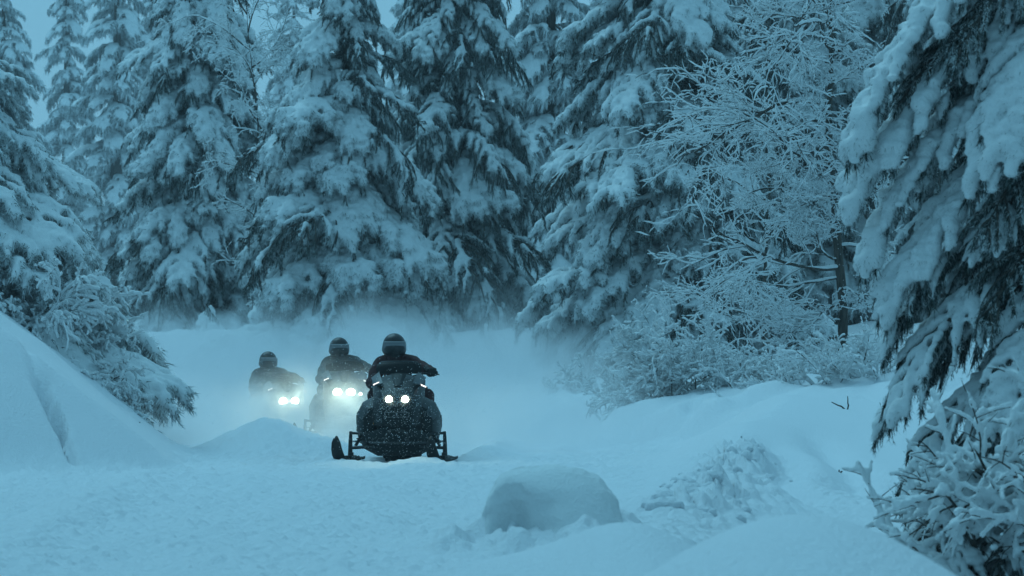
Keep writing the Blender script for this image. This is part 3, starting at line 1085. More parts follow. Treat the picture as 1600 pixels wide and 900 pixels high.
for l in lines:
    ln = np.linalg.norm(np.diff(l[0], axis=0), axis=1).sum()
    rr = (0.017, 0.017, 0.0125)[l[3]]
    n = max(3, int(ln / 0.012))
    p = resample(l[0], n)
    for i in range(n):
        nz = 0.5 + 0.5 * float(vnoise(p[i][0] * 14, p[i][1] * 14, p[i][2] * 14, seed=2))
        if nz < 0.27: continue
        q_ = rr * (0.45 + 0.9 * nz) * (0.55 if i < 0.2 * n and l[3] == 0 else 1)
        C.append(p[i] + np.array([0, 0, 0.7 * q_]))
        Q.append(q_)
obj('snow_load', blobs_mesh('snow_load', C, Q, M_SNOWN, 0.009, 2, 0.006, 25, seed=4), sh)
for i in range(14):
    pr = NEAR[int(rng.integers(5))]
    o = obj('drooping_twig', pr['needles'], sh)
    o.location = (rng.uniform(-0.22, 0.22), rng.uniform(-0.05, 0.2), rng.uniform(0.16, 0.48))
    o.rotation_euler = (rng.uniform(-0.2, 0.2), 0.1, R(rng.uniform(165, 290)))
    o.scale = (0.46,) * 3
    obj('snow_load', pr['snow'], o)

# dry stalks poking out of the snow
for px, Y, hh, lab in ((1322, 42, 0.16, 'lone dark twig sticking out of the berm, farthest of the stalks'), (1389, 40, 0.14, 'forked dry stalk on the smooth slope, beside the near spruce'),
                       (1441, 36, 0.12, 'short bent stalk nearest the near drooping spruce'), (1310, 33, 0.05, 'tiny dark stub low on the grooved slope')):
    x = at(px, Y)
    rng = np.random.default_rng(int(px))
    t = empty('dry_stalk', (x, Y, h1(x, Y) - 0.03))
    tag(t, lab, 'stalk', 'dry stalks in the snow')
    for k in range(2):
        p = [np.zeros(3)]
        d = np.array([0.5 if k else -0.3, 0, 1.0])
        for j in range(5):
            d = d + rng.normal(0, 0.25, 3)
            d /= np.linalg.norm(d)
            p.append(p[-1] + d * hh / 4)
        V, q = tubes(np.array(p)[None], np.linspace(0.011, 0.005, 6)[None], 6)
        obj('stem', mesh_np('stem', V, q, M_TWIG), t)

# ------------------------------------------------------------------ snow block and clods
def snow_block():
    nu, nv = 120, 60
    V = []
    for i in range(nv):
        th = (-0.25 + 1.25 * i / (nv - 1)) * PI / 2
        for j in range(nu):
            a = 2 * PI * j / nu
            c, s_ = math.cos(a), math.sin(a)
            ct, st = math.cos(th), math.sin(th)
            e1, e2 = 0.60, 0.46
            f = lambda v, e: math.copysign(abs(v) ** e, v)
            x = 0.37 * f(ct, e2) * f(c, e1)
            y = 0.34 * f(ct, e2) * f(s_, e1)
            z = 0.43 * f(st, e2)
            x -= 0.08 * max(0, z) / 0.43 * (0.3 + 0.7 * math.tanh(x * 9))         # right flank leans in
            y += 0.27 * max(0, z) / 0.43 * (0.5 - 0.5 * math.tanh(y * 9))            # front face leans back
            V.append((x, y, z))
    V = np.array(V)
    # hollow bitten out of the lower left of the front face
    q = ((V[:, 0] + 0.20) / 0.15) ** 2 + ((V[:, 2] - 0.06) / 0.20) ** 2
    V[:, 1] += 0.26 * np.exp(-q ** 1.2) * (0.5 - 0.5 * np.tanh((V[:, 1] - 0.02) * 12))
    q = ((V[:, 0] + 0.02) / 0.07) ** 2
    V[:, 1] -= 0.05 * np.exp(-q) * np.clip(1 - V[:, 2] / 0.36, 0, 1) * (0.5 - 0.5 * np.tanh((V[:, 1] + 0.06) * 12))
    n = fbm(V[:, 0] * 4, V[:, 1] * 4, V[:, 2] * 4, seed=61)
    V[:, :2] *= (1 + 0.22 * np.clip(0.10 - V[:, 2], 0, 0.2) / 0.2)[:, None]
    V += 0.026 * n[:, None] * np.array([1, 1, 0.7])
    V += 0.006 * fbm(V[:, 0] * 22, V[:, 1] * 22, V[:, 2] * 22, seed=64)[:, None]
    idx = np.arange(nu * nv).reshape(nv, nu)
    nx = np.roll(idx, -1, 1)
    q = np.stack([idx[:-1], nx[:-1], nx[1:], idx[1:]], -1).reshape(-1, 4)
    return mesh_np('snow_block', V, q, M_SNOWN)


blk = obj('snow_block', snow_block())
blk.location = (at(866, 19.3), 19.3, -0.02)
tag(blk, 'big smooth snow block with a bluish hollow in the middle of the trail', 'snow block')
rng = np.random.default_rng(88)
C, Q = [], []
for i in range(55):
    Yc = rng.uniform(24.0, 32.0)
    xr = float(np.interp(Yc, RIDGE_Y, RIDGE_X))
    x = xr + rng.normal(0.14, 0.22)
    q = 0.014 + 0.055 * rng.uniform(0, 1) ** 3
    C.append((x, Yc, h1(x, Yc) - q * 0.10))
    Q.append((q * rng.uniform(0.8, 1.6), q * rng.uniform(0.8, 1.6), q * rng.uniform(0.6, 1.1)))
for i in range(14):
    Yc = rng.uniform(24.0, 26.0)
    x = float(np.interp(Yc, RIDGE_Y, RIDGE_X)) + rng.uniform(-0.10, 0.32)
    q = rng.uniform(0.05, 0.10)
    C.append((x, Yc, h1(x, Yc) - q * 0.25))
    Q.append((q * 1.6, q * 1.3, q * 0.8))
cl = obj('snow_clods', blobs_mesh('snow_clods', C, Q, M_GROUND, 0.012, 2, 0.014, 16, seed=6))
tag(cl, 'broken snow clods thrown up along the berm', kind='stuff')


# ------------------------------------------------------------------ snowmobile
class MB:
    def __init__(s):
        s.V, s.F = [], []

    def add(s, V, Fc):
        o = len(s.V)
        s.V += [tuple(map(float, v)) for v in V]
        s.F += [tuple(int(i) + o for i in f) for f in Fc]
        return s

    def loft(s, rings, closed=True, caps=True):
        n = len(rings[0])
        V = [p for r in rings for p in r]
        Fc = []
        for i in range(len(rings) - 1):
            for j in range(n if closed else n - 1):
                k = (j + 1) % n
                Fc.append((i * n + j, i * n + k, (i + 1) * n + k, (i + 1) * n + j))
        if caps:
            Fc.append(tuple(range(n))[::-1])
            Fc.append(tuple((len(rings) - 1) * n + j for j in range(n)))
        return s.add(V, Fc)

    def tube(s, pts, r, sides=8):
        P = np.array(pts, float)
        rr = np.full(len(P), r) if np.isscalar(r) else np.array(r, float)
        V, q = tubes(P[None], rr[None], sides)
        n = len(P)
        s.add(V, list(q) + [tuple(range(sides))[::-1], tuple((n - 1) * sides + j for j in range(sides))])
        return s

    def box(s, c, sz, rot=(0, 0, 0)):
        M = Euler(rot).to_matrix()
        V = []
        for x in (-1, 1):
            for y in (-1, 1):
                for z in (-1, 1):
                    V.append(Vector(c) + M @ Vector((x * sz[0] / 2, y * sz[1] / 2, z * sz[2] / 2)))
        return s.add(V, [(0, 1, 3, 2), (4, 6, 7, 5), (0, 4, 5, 1), (2, 3, 7, 6), (0, 2, 6, 4), (1, 5, 7, 3)])

    def ell(s, c, r, rot=(0, 0, 0), nu=14, nv=9):
        M = Euler(rot).to_matrix()
        rings = []
        for i in range(nv):
            th = -PI / 2 + PI * (i + 0.02) / (nv - 1 + 0.04)
            rings.append([Vector(c) + M @ Vector((r[0] * math.cos(th) * math.cos(2 * PI * j / nu), r[1] * math.cos(th) * math.sin(2 * PI * j / nu), r[2] * math.sin(th))) for j in range(nu)])
        return s.loft(rings)

    def build(s, name, mat, parent=None, bevel=0.0, sub=0, smooth=True, solid=0.0):
        me = bpy.data.meshes.new(name)
        me.from_pydata(s.V, [], s.F)
        bm = bmesh.new()
        bm.from_mesh(me)
        bmesh.ops.recalc_face_normals(bm, faces=bm.faces)
        if bevel:
            ed = [e for e in bm.edges if len(e.link_faces) == 2 and e.calc_face_angle(0) > 0.5]
            bmesh.ops.bevel(bm, geom=ed, offset=bevel, segments=2, affect='EDGES', profile=0.6)
        bm.to_mesh(me)
        bm.free()
        me.materials.append(mat)
        o = obj(name, me, parent)
        if sub or solid:
            if solid:
                m = o.modifiers.new('t', 'SOLIDIFY')
                m.thickness = solid
            if sub:
                m = o.modifiers.new('s', 'SUBSURF')
                m.levels = m.render_levels = sub
            dg = bpy.context.evaluated_depsgraph_get()
            me2 = bpy.data.meshes.new_from_object(o.evaluated_get(dg), depsgraph=dg)
            o.modifiers.clear()
            o.data = me2
            me = me2
        me.polygons.foreach_set('use_smooth', np.full(len(me.polygons), smooth, bool))
        if smooth and not sub:
            try:
                me.set_sharp_from_angle(angle=R(38))
            except Exception:
                pass
        return o


M_BLACK = simple('black_plastic', (0.010, 0.011, 0.011), 0.6, noise=0.3, nscale=60, bump=0.15)
M_PANEL = simple('gloss_panel', (0.009, 0.010, 0.010), 0.42, noise=0.25, nscale=25, spec=0.18)
M_GREY = simple('grey_panel', (0.06, 0.065, 0.068), 0.35, noise=0.15, nscale=20)
M_METAL = simple('dark_metal', (0.03, 0.03, 0.03), 0.45, metal=0.5, noise=0.2)
M_ALU = simple('bare_metal', (0.45, 0.46, 0.47), 0.35, metal=0.9)
M_RUBBER = simple('rubber', (0.015, 0.015, 0.015), 0.8, bump=0.3, nscale=90)
M_AMBER = simple('amber_reflector', (0.75, 0.30, 0.02), 0.3)
M_RED = simple('red_lens', (0.35, 0.01, 0.01), 0.25)
M_SEAT = simple('seat_vinyl', (0.02, 0.02, 0.022), 0.5, bump=0.2, nscale=120)
M_JACKET = simple('maroon_jacket', (0.050, 0.014, 0.014), 0.85, noise=0.4, nscale=26, bump=0.5)
M_JACKETG = simple('grey_jacket', (0.045, 0.045, 0.042), 0.85, noise=0.35, nscale=26, bump=0.5)
M_GLOVE = simple('glove', (0.012, 0.012, 0.012), 0.7, bump=0.3, nscale=80)
M_BOOT = simple('boot', (0.015, 0.014, 0.013), 0.6, bump=0.2, nscale=60)
M_HELMET = simple('helmet_shell', (0.022, 0.023, 0.024), 0.35, noise=0.4, nscale=40)
M_TRIM = simple('helmet_trim', (0.30, 0.32, 0.33), 0.4)
m_, t_, p_ = new_mat('visor')
p_.inputs['Base Color'].default_value = (0.17, 0.18, 0.19, 1)
p_.inputs['Roughness'].default_value = 0.22
p_.inputs['Specular IOR Level'].default_value = 0.5
M_VISOR = m_
m_, t_, p_ = new_mat('smoked_windshield')
p_.inputs['Base Color'].default_value = (0.012, 0.012, 0.012, 1)
p_.inputs['Roughness'].default_value = 0.35
p_.inputs['Alpha'].default_value = 0.92
p_.inputs['Specular IOR Level'].default_value = 0.06
M_SHIELD = m_


def emit(name, col, st):
    m = bpy.data.materials.new(name)
    m.use_nodes = True
    t = m.node_tree
    t.nodes.remove(t.nodes['Principled BSDF'])
    e = t.nodes.new('ShaderNodeEmission')
    e.inputs['Color'].default_value = (*col, 1)
    e.inputs['Strength'].default_value = st
    t.links.new(e.outputs[0], t.nodes['Material Output'].inputs['Surface'])
    return m


M_LAMP = emit('headlight_lens', (0.82, 1.0, 0.84), 26.0)
M_LED = emit('led_strip', (1.0, 0.93, 0.88), 2.2)


def half_ring(y, pts, cx=0.0):
    """pts (half width, z) bottom to top, mirrored into a closed ring"""
    r = [(cx + w, y, z) for w, z in pts]
    l = [(cx - w, y, z) for w, z in reversed(pts) if w > 1e-6]
    return r + l


def make_sled(lamp_power, extra):
    root = empty('snowmobile', (0, 0, 0))
    # front cowl
    m = MB()
    m.loft([half_ring(-1.06, [(.06, .35), (.13, .37), (.16, .44), (.15, .50), (.09, .55), (0, .56)]),
            half_ring(-0.98, [(.12, .30), (.19, .36), (.21, .45), (.19, .55), (.13, .62), (0, .64)]),
            half_ring(-0.84, [(.16, .26), (.24, .35), (.26, .47), (.235, .60), (.17, .71), (0, .74)]),
            half_ring(-0.62, [(.20, .22), (.28, .34), (.30, .48), (.26, .64), (.235, .78), (0, .84)]),
            half_ring(-0.38, [(.22, .2), (.30, .34), (.32, .5), (.265, .66), (.275, .83), (0, .91)]),
            half_ring(-0.18, [(.22, .2), (.30, .34), (.32, .5), (.26, .66), (.25, .82), (0, .90)]),
            half_ring(0.10, [(.2, .2), (.28, .34), (.29, .46), (.23, .58), (.16, .70), (0, .74)])])
    hood = m.build('hood', M_PANEL, root, bevel=0.012)
    # raised centre ridge and intake lips on the cowl
    m = MB()
    m.loft([half_ring(-0.80, [(.035, .755), (.02, .772), (0, .775)]), half_ring(-0.55, [(.07, .855), (.04, .878), (0, .882)]), half_ring(-0.30, [(.09, .915), (.05, .935), (0, .94)]), half_ring(-0.2, [(.05, .90), (.03, .92), (0, .92)])])
    m.build('hood_ridge', M_BLACK, hood, bevel=0.004)
    for s in (-1, 1):
        m = MB()
        m.loft([[(s * .150, -.76, .790), (s * .232, -.70, .770), (s * .275, -.44, .845), (s * .200, -.42, .905)],
                [(s * .152, -.775, .797), (s * .240, -.715, .778), (s * .285, -.45, .852), (s * .202, -.435, .915)]])
        m.build('corner_panel', M_GREY, hood, bevel=0.004)
    # side panels
    for s in (-1, 1):
        sec = [(-.82, [(.24, .22), (.325, .21), (.355, .30), (.350, .45), (.305, .53), (.24, .56)]),
               (-.66, [(.25, .18), (.385, .175), (.422, .30), (.415, .475), (.350, .575), (.26, .625)]),
               (-.35, [(.25, .18), (.395, .175), (.440, .31), (.430, .49), (.375, .60), (.26, .66)]),
               (0.05, [(.24, .18), (.385, .18), (.43, .31), (.42, .47), (.36, .57), (.25, .62)]),
               (0.38, [(.22, .22), (.33, .22), (.36, .32), (.36, .43), (.31, .50), (.22, .54)])]
        m = MB()
        m.loft([[(s * w, y, z) for w, z in p] for y, p in sec])
        sp = m.build('side_panel', M_PANEL, root, bevel=0.014)
        m = MB()
        for k in range(4):
            m.box((s * .434, -.34 + .085 * k, .42 - .012 * k), (.012, .055, .10), (0, 0.0, 0))
        m.build('vent', M_BLACK, sp, bevel=0.003)
        m = MB()
        m.loft([[(s * .290, -.835, .50), (s * .360, -.800, .42), (s * .418, -.665, .48), (s * .345, -.72, .585)],
                [(s * .292, -.848, .507), (s * .366, -.812, .425), (s * .427, -.675, .485), (s * .350, -.733, .594)]])
        m.build('panel_trim', M_GREY, sp, bevel=0.003)
    # belly pan
    m = MB()
    m.loft([half_ring(-1.03, [(.05, .26), (.13, .28), (.15, .35), (0, .37)]),
            half_ring(-.86, [(.17, .09), (.30, .15), (.33, .28), (0, .34)]),
            half_ring(-.60, [(.21, .05), (.36, .13), (.405, .26), (0, .32)]),
            half_ring(0.0, [(.22, .06), (.34, .12), (.41, .25), (0, .3)]),
            half_ring(.35, [(.22, .10), (.3, .14), (.34, .24), (0, .3)])])
    m.build('belly_pan', M_BLACK, root, bevel=0.012)
    # grille
    m = MB()
    m.box((0, -1.062, .500), (.24, .02, .010)).box((0, -1.068, .452), (.24, .02, .010)).box((-.12, -1.064, .476), (.010, .02, .05)).box((.12, -1.064, .476), (.010, .02, .05)).box((0, -1.066, .476), (.012, .02, .05))
    g = m.build('grille', M_GREY, root, bevel=0.003)
    m = MB()
    for k in range(5):
        m.box((0, -1.062, .418 - k * .022), (.21 - .012 * k, .02, .009))
    m.build('slats', M_BLACK, g, bevel=0.002)
    # headlights
    for s in (-1, 1):
        m = MB()
        rings = []
        for (y, k) in ((-.87, 1.30), (-.985, 1.24), (-.995, 1.10), (-.965, 1.0)):
            rings.append([(s * .082 + k * .056 * math.cos(a), y - .12 * (.63 - (.63 + k * .046 * math.sin(a))), .63 + k * .046 * math.sin(a)) for a in np.linspace(0, 2 * PI, 20, endpoint=False)])
        m.loft(rings)
        hl = m.build('headlight', M_BLACK, root)
        m = MB()
        m.ell((s * .082, -.992, .63), (.052 if extra else .037, .024, .050 if extra else .037))
        m.build('lens', M_LAMP, hl)
        if lamp_power:
            ld = bpy.data.lights.new('headlight_beam', 'SPOT')
            ld.spot_size = R(130)
            ld.spot_blend = 0.6
            ld.energy = lamp_power
            ld.color = (0.80, 1.0, 0.78)
            ld.shadow_soft_size = 0.035
            lo = bpy.data.objects.new('headlight_beam', ld)
            link(lo, root)
            lo.location = (s * .082, -1.02, .63)
            lo.rotation_euler = (R(-86), 0, 0)
    # slanted LED strips
    for s, x, z in ((-1, -.222, .792), (1, .258, .770)):
        m = MB()
        m.box((x, -.70, z), (.066, .012, .012), (0, s * R(-24) * -1, 0))
        m.build('marker_light', M_LED, root, bevel=0.003)
    if extra:  # invented lamps, standing in for the lights of a sled farther back
        for k, (x, r) in enumerate(((.20, .018), (.295, .010))):
            m = MB()
            m.ell((x, -.93, .615), (r, r * .6, r))
            tag(m.build('stand_in_light', M_LAMP, root))
    # windshield
    m = MB()
    prof = [(-.34, .885, .235), (-.305, .94, .25), (-.275, .985, .24), (-.258, 1.008, .20)]
    m.loft([[(w * math.sin(a), y - .13 * math.cos(a) * (w / .25), z + .012 * math.cos(a)) for a in np.linspace(-1.25, 1.25, 13)] for y, z, w in prof], closed=False, caps=False)
    ws = m.build('windshield', M_SHIELD, root, solid=0.004)
    m = MB()
    y, z, w = prof[-1]
    m.tube([(w * math.sin(a), y - .13 * math.cos(a) * (w / .25), z + .012 * math.cos(a) + .003) for a in np.linspace(-1.25, 1.25, 13)], .005, 6)
    m.build('edge_trim', M_GREY, ws)
    # reflectors
    for x, z in ((-.235, .395), (.205, .375)):
        MB().box((x, -.962 + abs(x) * .62 - .03, z), (.022, .012, .036), (0, 0, R(28) * (1 if x < 0 else -1) * -1)).build('reflector', M_AMBER, root, bevel=.003)
    # front bumper
    m = MB()
    m.tube([(-.30, -.80, .20), (-.27, -.98, .19), (-.16, -1.13, .19), (0, -1.17, .19), (.16, -1.13, .19), (.27, -.98, .19), (.30, -.80, .20)], .013)
    m.tube([(-.12, -1.145, .19), (-.10, -1.10, .30), (0, -1.09, .33), (.10, -1.10, .30), (.12, -1.145, .19)], .011)
    m.build('front_bumper', M_METAL, root)
    # front suspension
    for s in (-1, 1):
        sx_ = s * .478
        m = MB()
        m.tube([(s * .25, -.88, .27), (sx_, -.78, .290)], .013).tube([(s * .25, -.56, .27), (sx_, -.76, .286)], .013)
        m.build('upper_arm', M_METAL, root)
        m = MB()
        m.tube([(s * .22, -.92, .15), (sx_, -.79, .135)], .016).tube([(s * .22, -.52, .15), (sx_, -.76, .135)], .016)
        m.box((s * .36, -.80, .145), (.16, .05, .018))
        m.build('lower_arm', M_METAL, root)
        m = MB()
        m.tube([(sx_, -.77, .305), (sx_ + s * .004, -.78, .20), (sx_ + s * .006, -.79, .055)], [.017, .021, .026])
        m.box((sx_ + s * .0, -.785, .06), (.055, .12, .06))
        m.build('spindle', M_METAL, root, bevel=.004)
        m = MB()
        m.tube([(s * .43, -.76, .155), (s * .27, -.70, .46)], .016)
        sh_ = m.build('shock_absorber', M_METAL, root)
        m = MB()
        a, b = np.array([s * .41, -.752, .19]), np.array([s * .30, -.711, .40])
        pts = []
        for i in range(72):
            f = i / 71
            ang = f * 2 * PI * 8
            pts.append(a + (b - a) * f + np.array([.030 * math.cos(ang), .030 * math.sin(ang), 0]))
        m.tube(pts, .005, 5)
        m.build('coil_spring', M_BLACK, sh_)
        # tie rod
        MB().tube([(s * .12, -.62, .22), (sx_, -.70, .20)], .009).build('tie_rod', M_ALU, root)
        # ski: turned to the camera's left
        yaw = R(-13)
        m = MB()
        rings = []
        for (y, z, w) in ((.42, .035, .035), (.36, .012, .055), (.1, .0, .062), (-.3, .0, .064), (-.42, .02, .064), (-.50, .065, .062), (-.555, .125, .055), (-.59, .19, .040), (-.605, .235, .018)):
            # slightly dished blade with a lip on both edges
            th = .012
            nrm = (0, 0, 1) if z < .03 else (0, .75, .65)
            rr = [(-w, 0.012), (-w * .7, 0), (0, -.006), (w * .7, 0), (w, .012)]
            lower = [(x, y + nrm[1] * q, z + nrm[2] * q) for x, q in rr]
            upper = [(x, y + nrm[1] * (q + th), z + nrm[2] * (q + th)) for x, q in reversed(rr)]
            rings.append(lower + upper)
        m.loft(rings)
        M = Matrix.Translation((sx_, -.785, .0)) @ Matrix.Rotation(yaw, 4, 'Z')
        m.V = [tuple(M @ Vector(v)) for v in m.V]
        ski = m.build('ski', M_BLACK, root)
        m = MB()
        m.tube([(0, -.598, .232), (0, -.545, .255), (0, -.45, .20), (0, -.34, .09), (0, -.28, .02)], [.010, .014, .014, .013, .012])
        m.V = [tuple(M @ Vector(v)) for v in m.V]
        m.build('ski_loop', M_BLACK, ski)
        m = MB()
        m.box((0, 0, .035), (.07, .22, .05))
        m.box((0, 0.02, .012), (.03, .5, .02))
        m.V = [tuple(M @ Vector(v)) for v in m.V]
        m.build('ski_saddle', M_METAL, ski, bevel=.006)
    # steering
    m = MB()
    m.tube([(0.03, .02, .68), (0.04, .16, .84)], .017)
    m.tube([(-.29, .20, .775), (-.16, .18, .815), (0.04, .16, .845), (.24, .22, .895), (.365, .27, .905)], .011)
    hb = m.build('handlebar', M_METAL, root)
    for (a, b) in (((-.30, .203, .772), (-.19, .186, .806)), ((.275, .234, .897), (.385, .275, .907))):
        MB().tube([a, b], .017).build('grip', M_RUBBER, hb)
    MB().tube([(.25, .20, .90), (.30, .17, .895), (.405, .22, .885)], [.010, .008, .007]).build('brake_lever', M_BLACK, hb)
    m = MB()
    m.box((.04, .10, .86), (.15, .05, .075), (R(-35), 0, 0))
    m.build('gauge', M_BLACK, root, bevel=.01)
    # tunnel, seat, track, boards
    m = MB()
    m.loft([half_ring(y, [(.19, .30), (.19, .47), (.17, .49), (0, .49)]) for y in (.1, 1.0, 1.95)])
    m.build('tunnel', M_METAL, root, bevel=.008)
    m = MB()
    m.loft([half_ring(.30, [(.08, .50), (.10, .58), (.07, .64), (0, .65)]), half_ring(.55, [(.15, .49), (.16, .58), (.13, .655), (0, .67)]),
            half_ring(1.05, [(.18, .49), (.19, .60), (.16, .665), (0, .68)]), half_ring(1.42, [(.18, .49), (.18, .62), (.15, .70), (0, .71)]), half_ring(1.6, [(.15, .49), (.15, .60), (.12, .68), (0, .68)])])
    m.build('seat', M_SEAT, root, bevel=.02)
    prof = [(.25, .30), (.16, .22), (.20, .12), (.42, .02), (.6, .0), (1.5, .0), (1.78, .05), (1.92, .16), (1.88, .26), (1.75, .31), (1.2, .29), (.6, .29)]
    m = MB()
    inner = [(y + (1.0 - y) * .02, z + (.16 - z) * .14) for y, z in prof]
    n = len(prof)
    V = [(-.19, y, z) for y, z in prof] + [(.19, y, z) for y, z in prof] + [(-.19, y, z) for y, z in inner] + [(.19, y, z) for y, z in inner]
    Fc = []
    for i in range(n):
        j = (i + 1) % n
        Fc += [(i, j, n + j, n + i), (2 * n + i, 3 * n + i, 3 * n + j, 2 * n + j), (i, 2 * n + i, 2 * n + j, j), (n + i, n + j, 3 * n + j, 3 * n + i)]
    m.add(V, Fc)
    tr = m.build('track', M_RUBBER, root)
    m = MB()
    for i in range(22):
        y = .48 + i * .05
        m.box((0, y, -.012), (.34, .016, .03))
    for (y, z, a) in ((1.80, .045, .6), (1.87, .10, .9), (1.915, .16, 1.4), (.34, .05, -.5), (.25, .09, -.6)):
        m.box((0, y + .008, z - .008), (.34, .016, .03), (a, 0, 0))
    m.build('lugs', M_RUBBER, tr)
    for s in (-1, 1):
        m = MB()
        m.box((s * .285, .85, .19), (.17, 1.45, .022))
        m.tube([(s * .37, .15, .20), (s * .37, 1.6, .20)], .012)
        m.build('running_board', M_METAL, root, bevel=.003)
        m = MB()
        m.tube([(s * .1, .45, .15), (s * .1, 1.65, .12)], .02)
        for y in (.55, .85, 1.15, 1.5):
            m.loft([[(s * (.10 + dx), y + .06 * math.cos(a), .10 + .06 * math.sin(a)) for a in np.linspace(0, 2 * PI, 14, endpoint=False)] for dx in (-.02, .02)])
        m.build('slide_rail', M_METAL, root)
    m = MB()
    m.tube([(-.19, 1.9, .44), (-.20, 2.05, .47), (0, 2.10, .48), (.20, 2.05, .47), (.19, 1.9, .44)], .013)
    m.build('rear_bumper', M_METAL, root)
    MB().box((0, 1.98, .30), (.38, .012, .32), (R(14), 0, 0)).build('snow_flap', M_RUBBER, root, bevel=.003)
    MB().box((0, 1.63, .62), (.16, .04, .05)).build('tail_light', M_RED, root, bevel=.008)
    return root


def make_rider(jacket):
    root = empty('person', (0, 0, 0))
    segs = [((-.05, .98, .72), .155, (-.05, .90, .86), .150), ((-.05, .90, .86), .150, (-.06, .76, 1.00), .150),
            ((-.06, .76, 1.00), .150, (-.07, .70, 1.08), .070), ((-.07, .70, 1.08), .062, (-.08, .66, 1.14), .060),
            # shoulders
            ((-.06, .74, 1.02), .115, (-.235, .70, .985), .088), ((-.06, .74, 1.02), .115, (.125, .69, 1.00), .088),
            # arms
            ((-.235, .70, .985), .088, (-.315, .52, .80), .066), ((-.315, .52, .80), .066, (-.255, .27, .79), .046),
            ((.125, .69, 1.00), .085, (.255, .48, .945), .063), ((.255, .48, .945), .063, (.325, .30, .915), .045),
            # legs
            ((-.05, .98, .72), .150, (-.16, .95, .72), .115), ((-.05, .98, .72), .150, (.08, .95, .72), .115),
            ((-.16, .95, .74), .108, (-.285, .52, .66), .080), ((-.285, .52, .66), .080, (-.275, .72, .30), .062),
            ((.08, .95, .74), .108, (.275, .52, .66), .080), ((.275, .52, .66), .080, (.275, .72, .30), .062)]
    C, Q = capsule_pts(segs)
    # head with brow, nose and chin inside the helmet
    hc = np.array((-.08, .64, 1.185))
    C = np.concatenate([C, [hc, hc + (0, -.03, -.05), hc + (0, -.092, -.02), hc + (0, -.075, -.085), hc + (.035, -.07, .015), hc + (-.035, -.07, .015)]])
    Q = np.concatenate([Q, [.095, .075, .016, .035, .030, .030]])
    body = obj('body', blobs_mesh('body', C, Q, jacket, 0.014, 4, 0.010, 9, seed=12, hi=True), root)
    # collar
    m = MB()
    m.loft([[(-.07 + r * math.cos(a), .685 + r * math.sin(a) + dy, z) for a in np.linspace(0, 2 * PI, 20, endpoint=False)] for r, dy, z in ((.115, .03, 1.035), (.108, .01, 1.07), (.098, -.01, 1.10), (.085, -.01, 1.10))])
    m.build('collar', jacket, root)
    # helmet
    c0 = Vector((-.08, .635, 1.195))
    yaw = R(8)
    Mh = Matrix.Translation(c0) @ Matrix.Rotation(yaw, 4, 'Z')
    m = MB()
    rings = []
    for i in range(15):
        th = R(-58) + R(146) * i / 14
        ring = []
        for j in range(28):
            a = 2 * PI * j / 28
            x, y, z = .122 * math.cos(th) * math.cos(a), .150 * math.cos(th) * math.sin(a), .128 * math.sin(th)
            if z < 0: # chin bar pushes forward, cheeks stay full
                x *= 1 + .35 * min(1, -z / .11)
                y *= 1 + .45 * min(1, -z / .11)
                if math.sin(a) < -.6: y -= .012
            ring.append((x, y, z))
        rings.append(ring)
    m.loft(rings)
    m.V = [tuple(Mh @ Vector(v)) for v in m.V]
    he = m.build('helmet', M_HELMET, root)
    m = MB()
    rows = []
    for i in range(7):
        th = R(-36) + R(50) * i / 6
        row = []
        for j in range(17):
            a = R(-90) + R(-70) + R(140) * j / 16
            k = 1.07
            x, y, z = k * .122 * math.cos(th) * math.cos(a), k * .150 * math.cos(th) * math.sin(a), .128 * math.sin(th)
            if z < 0:
                x *= 1 + .16 * min(1, -z / .11)
                y *= 1 + .20 * min(1, -z / .11)
            row.append((x, y, z))
        rows.append(row)
    m.loft(rows, closed=False, caps=False)
    m.V = [tuple(Mh @ Vector(v)) for v in m.V]
    m.build('visor', M_VISOR, he, solid=0.004)
    m = MB()
    m.tube([tuple(Mh @ (Vector(p) * 1.015 + Vector((0, 0, .004)))) for p in rows[-1]], .005, 6)
    m.build('visor_trim', M_TRIM, he)
    m = MB()
    m.ell((0, -.168, -.088), (.034, .026, .026))
    m.box((0, -.160, -.115), (.09, .03, .02))
    m.V = [tuple(Mh @ Vector(v)) for v in m.V]
    m.build('breath_guard', M_BLACK, he, bevel=.004)
    # gloves: palm, four unequal fingers curled round the grip, thumb closing from below
    for s, gc, gd in ((-1, np.array((-.245, .194, .789)), np.array((.11, -.017, .034))), (1, np.array((.330, .255, .902)), np.array((.11, .041, .010)))):
        gd = gd / np.linalg.norm(gd)
        w = np.array((0, 1, 0.0)) - gd * gd[1]
        w /= np.linalg.norm(w)
        up = np.cross(gd, w)
        if up[2] < 0: up = -up

        def pt(along, ang, rad):
            return gc + gd * along + (-w * math.cos(ang) + up * math.sin(ang)) * rad
        sg = []
        wrist = gc + w * .085 + up * .035
        for k in range(4):
            al = (k - 1.5) * .023
            rr = (.0115, .0125, .012, .0105)[k]
            kn = pt(al, R(78), .036)
            sg.append((wrist + gd * al * .6, .026, kn, .017))
            end = (R(-75), R(-95), R(-85), R(-60))[k]
            pa = R(78)
            prev = kn
            for q_ in range(1, 5):
                an = pa + (end - pa) * q_ / 4
                nx = pt(al, an, .032)
                sg.append((prev, rr, nx, rr * .96))
                prev = nx
        al = -s * -.045 * -1
        th0 = wrist + gd * (-s) * .03
        t1 = pt(-s * .044, R(150), .036)
        t2 = pt(-s * .040, R(215), .033)
        t3 = pt(-s * .030, R(262), .032)
        sg += [(th0, .020, t1, .0145), (t1, .0145, t2, .013), (t2, .013, t3, .0115)]
        sg.append((wrist, .036, wrist + w * .06 + up * .012, .045))
        C, Q = capsule_pts(sg)
        obj('glove', blobs_mesh('glove', C, Q, M_GLOVE, 0.006, 2, hi=True), root)
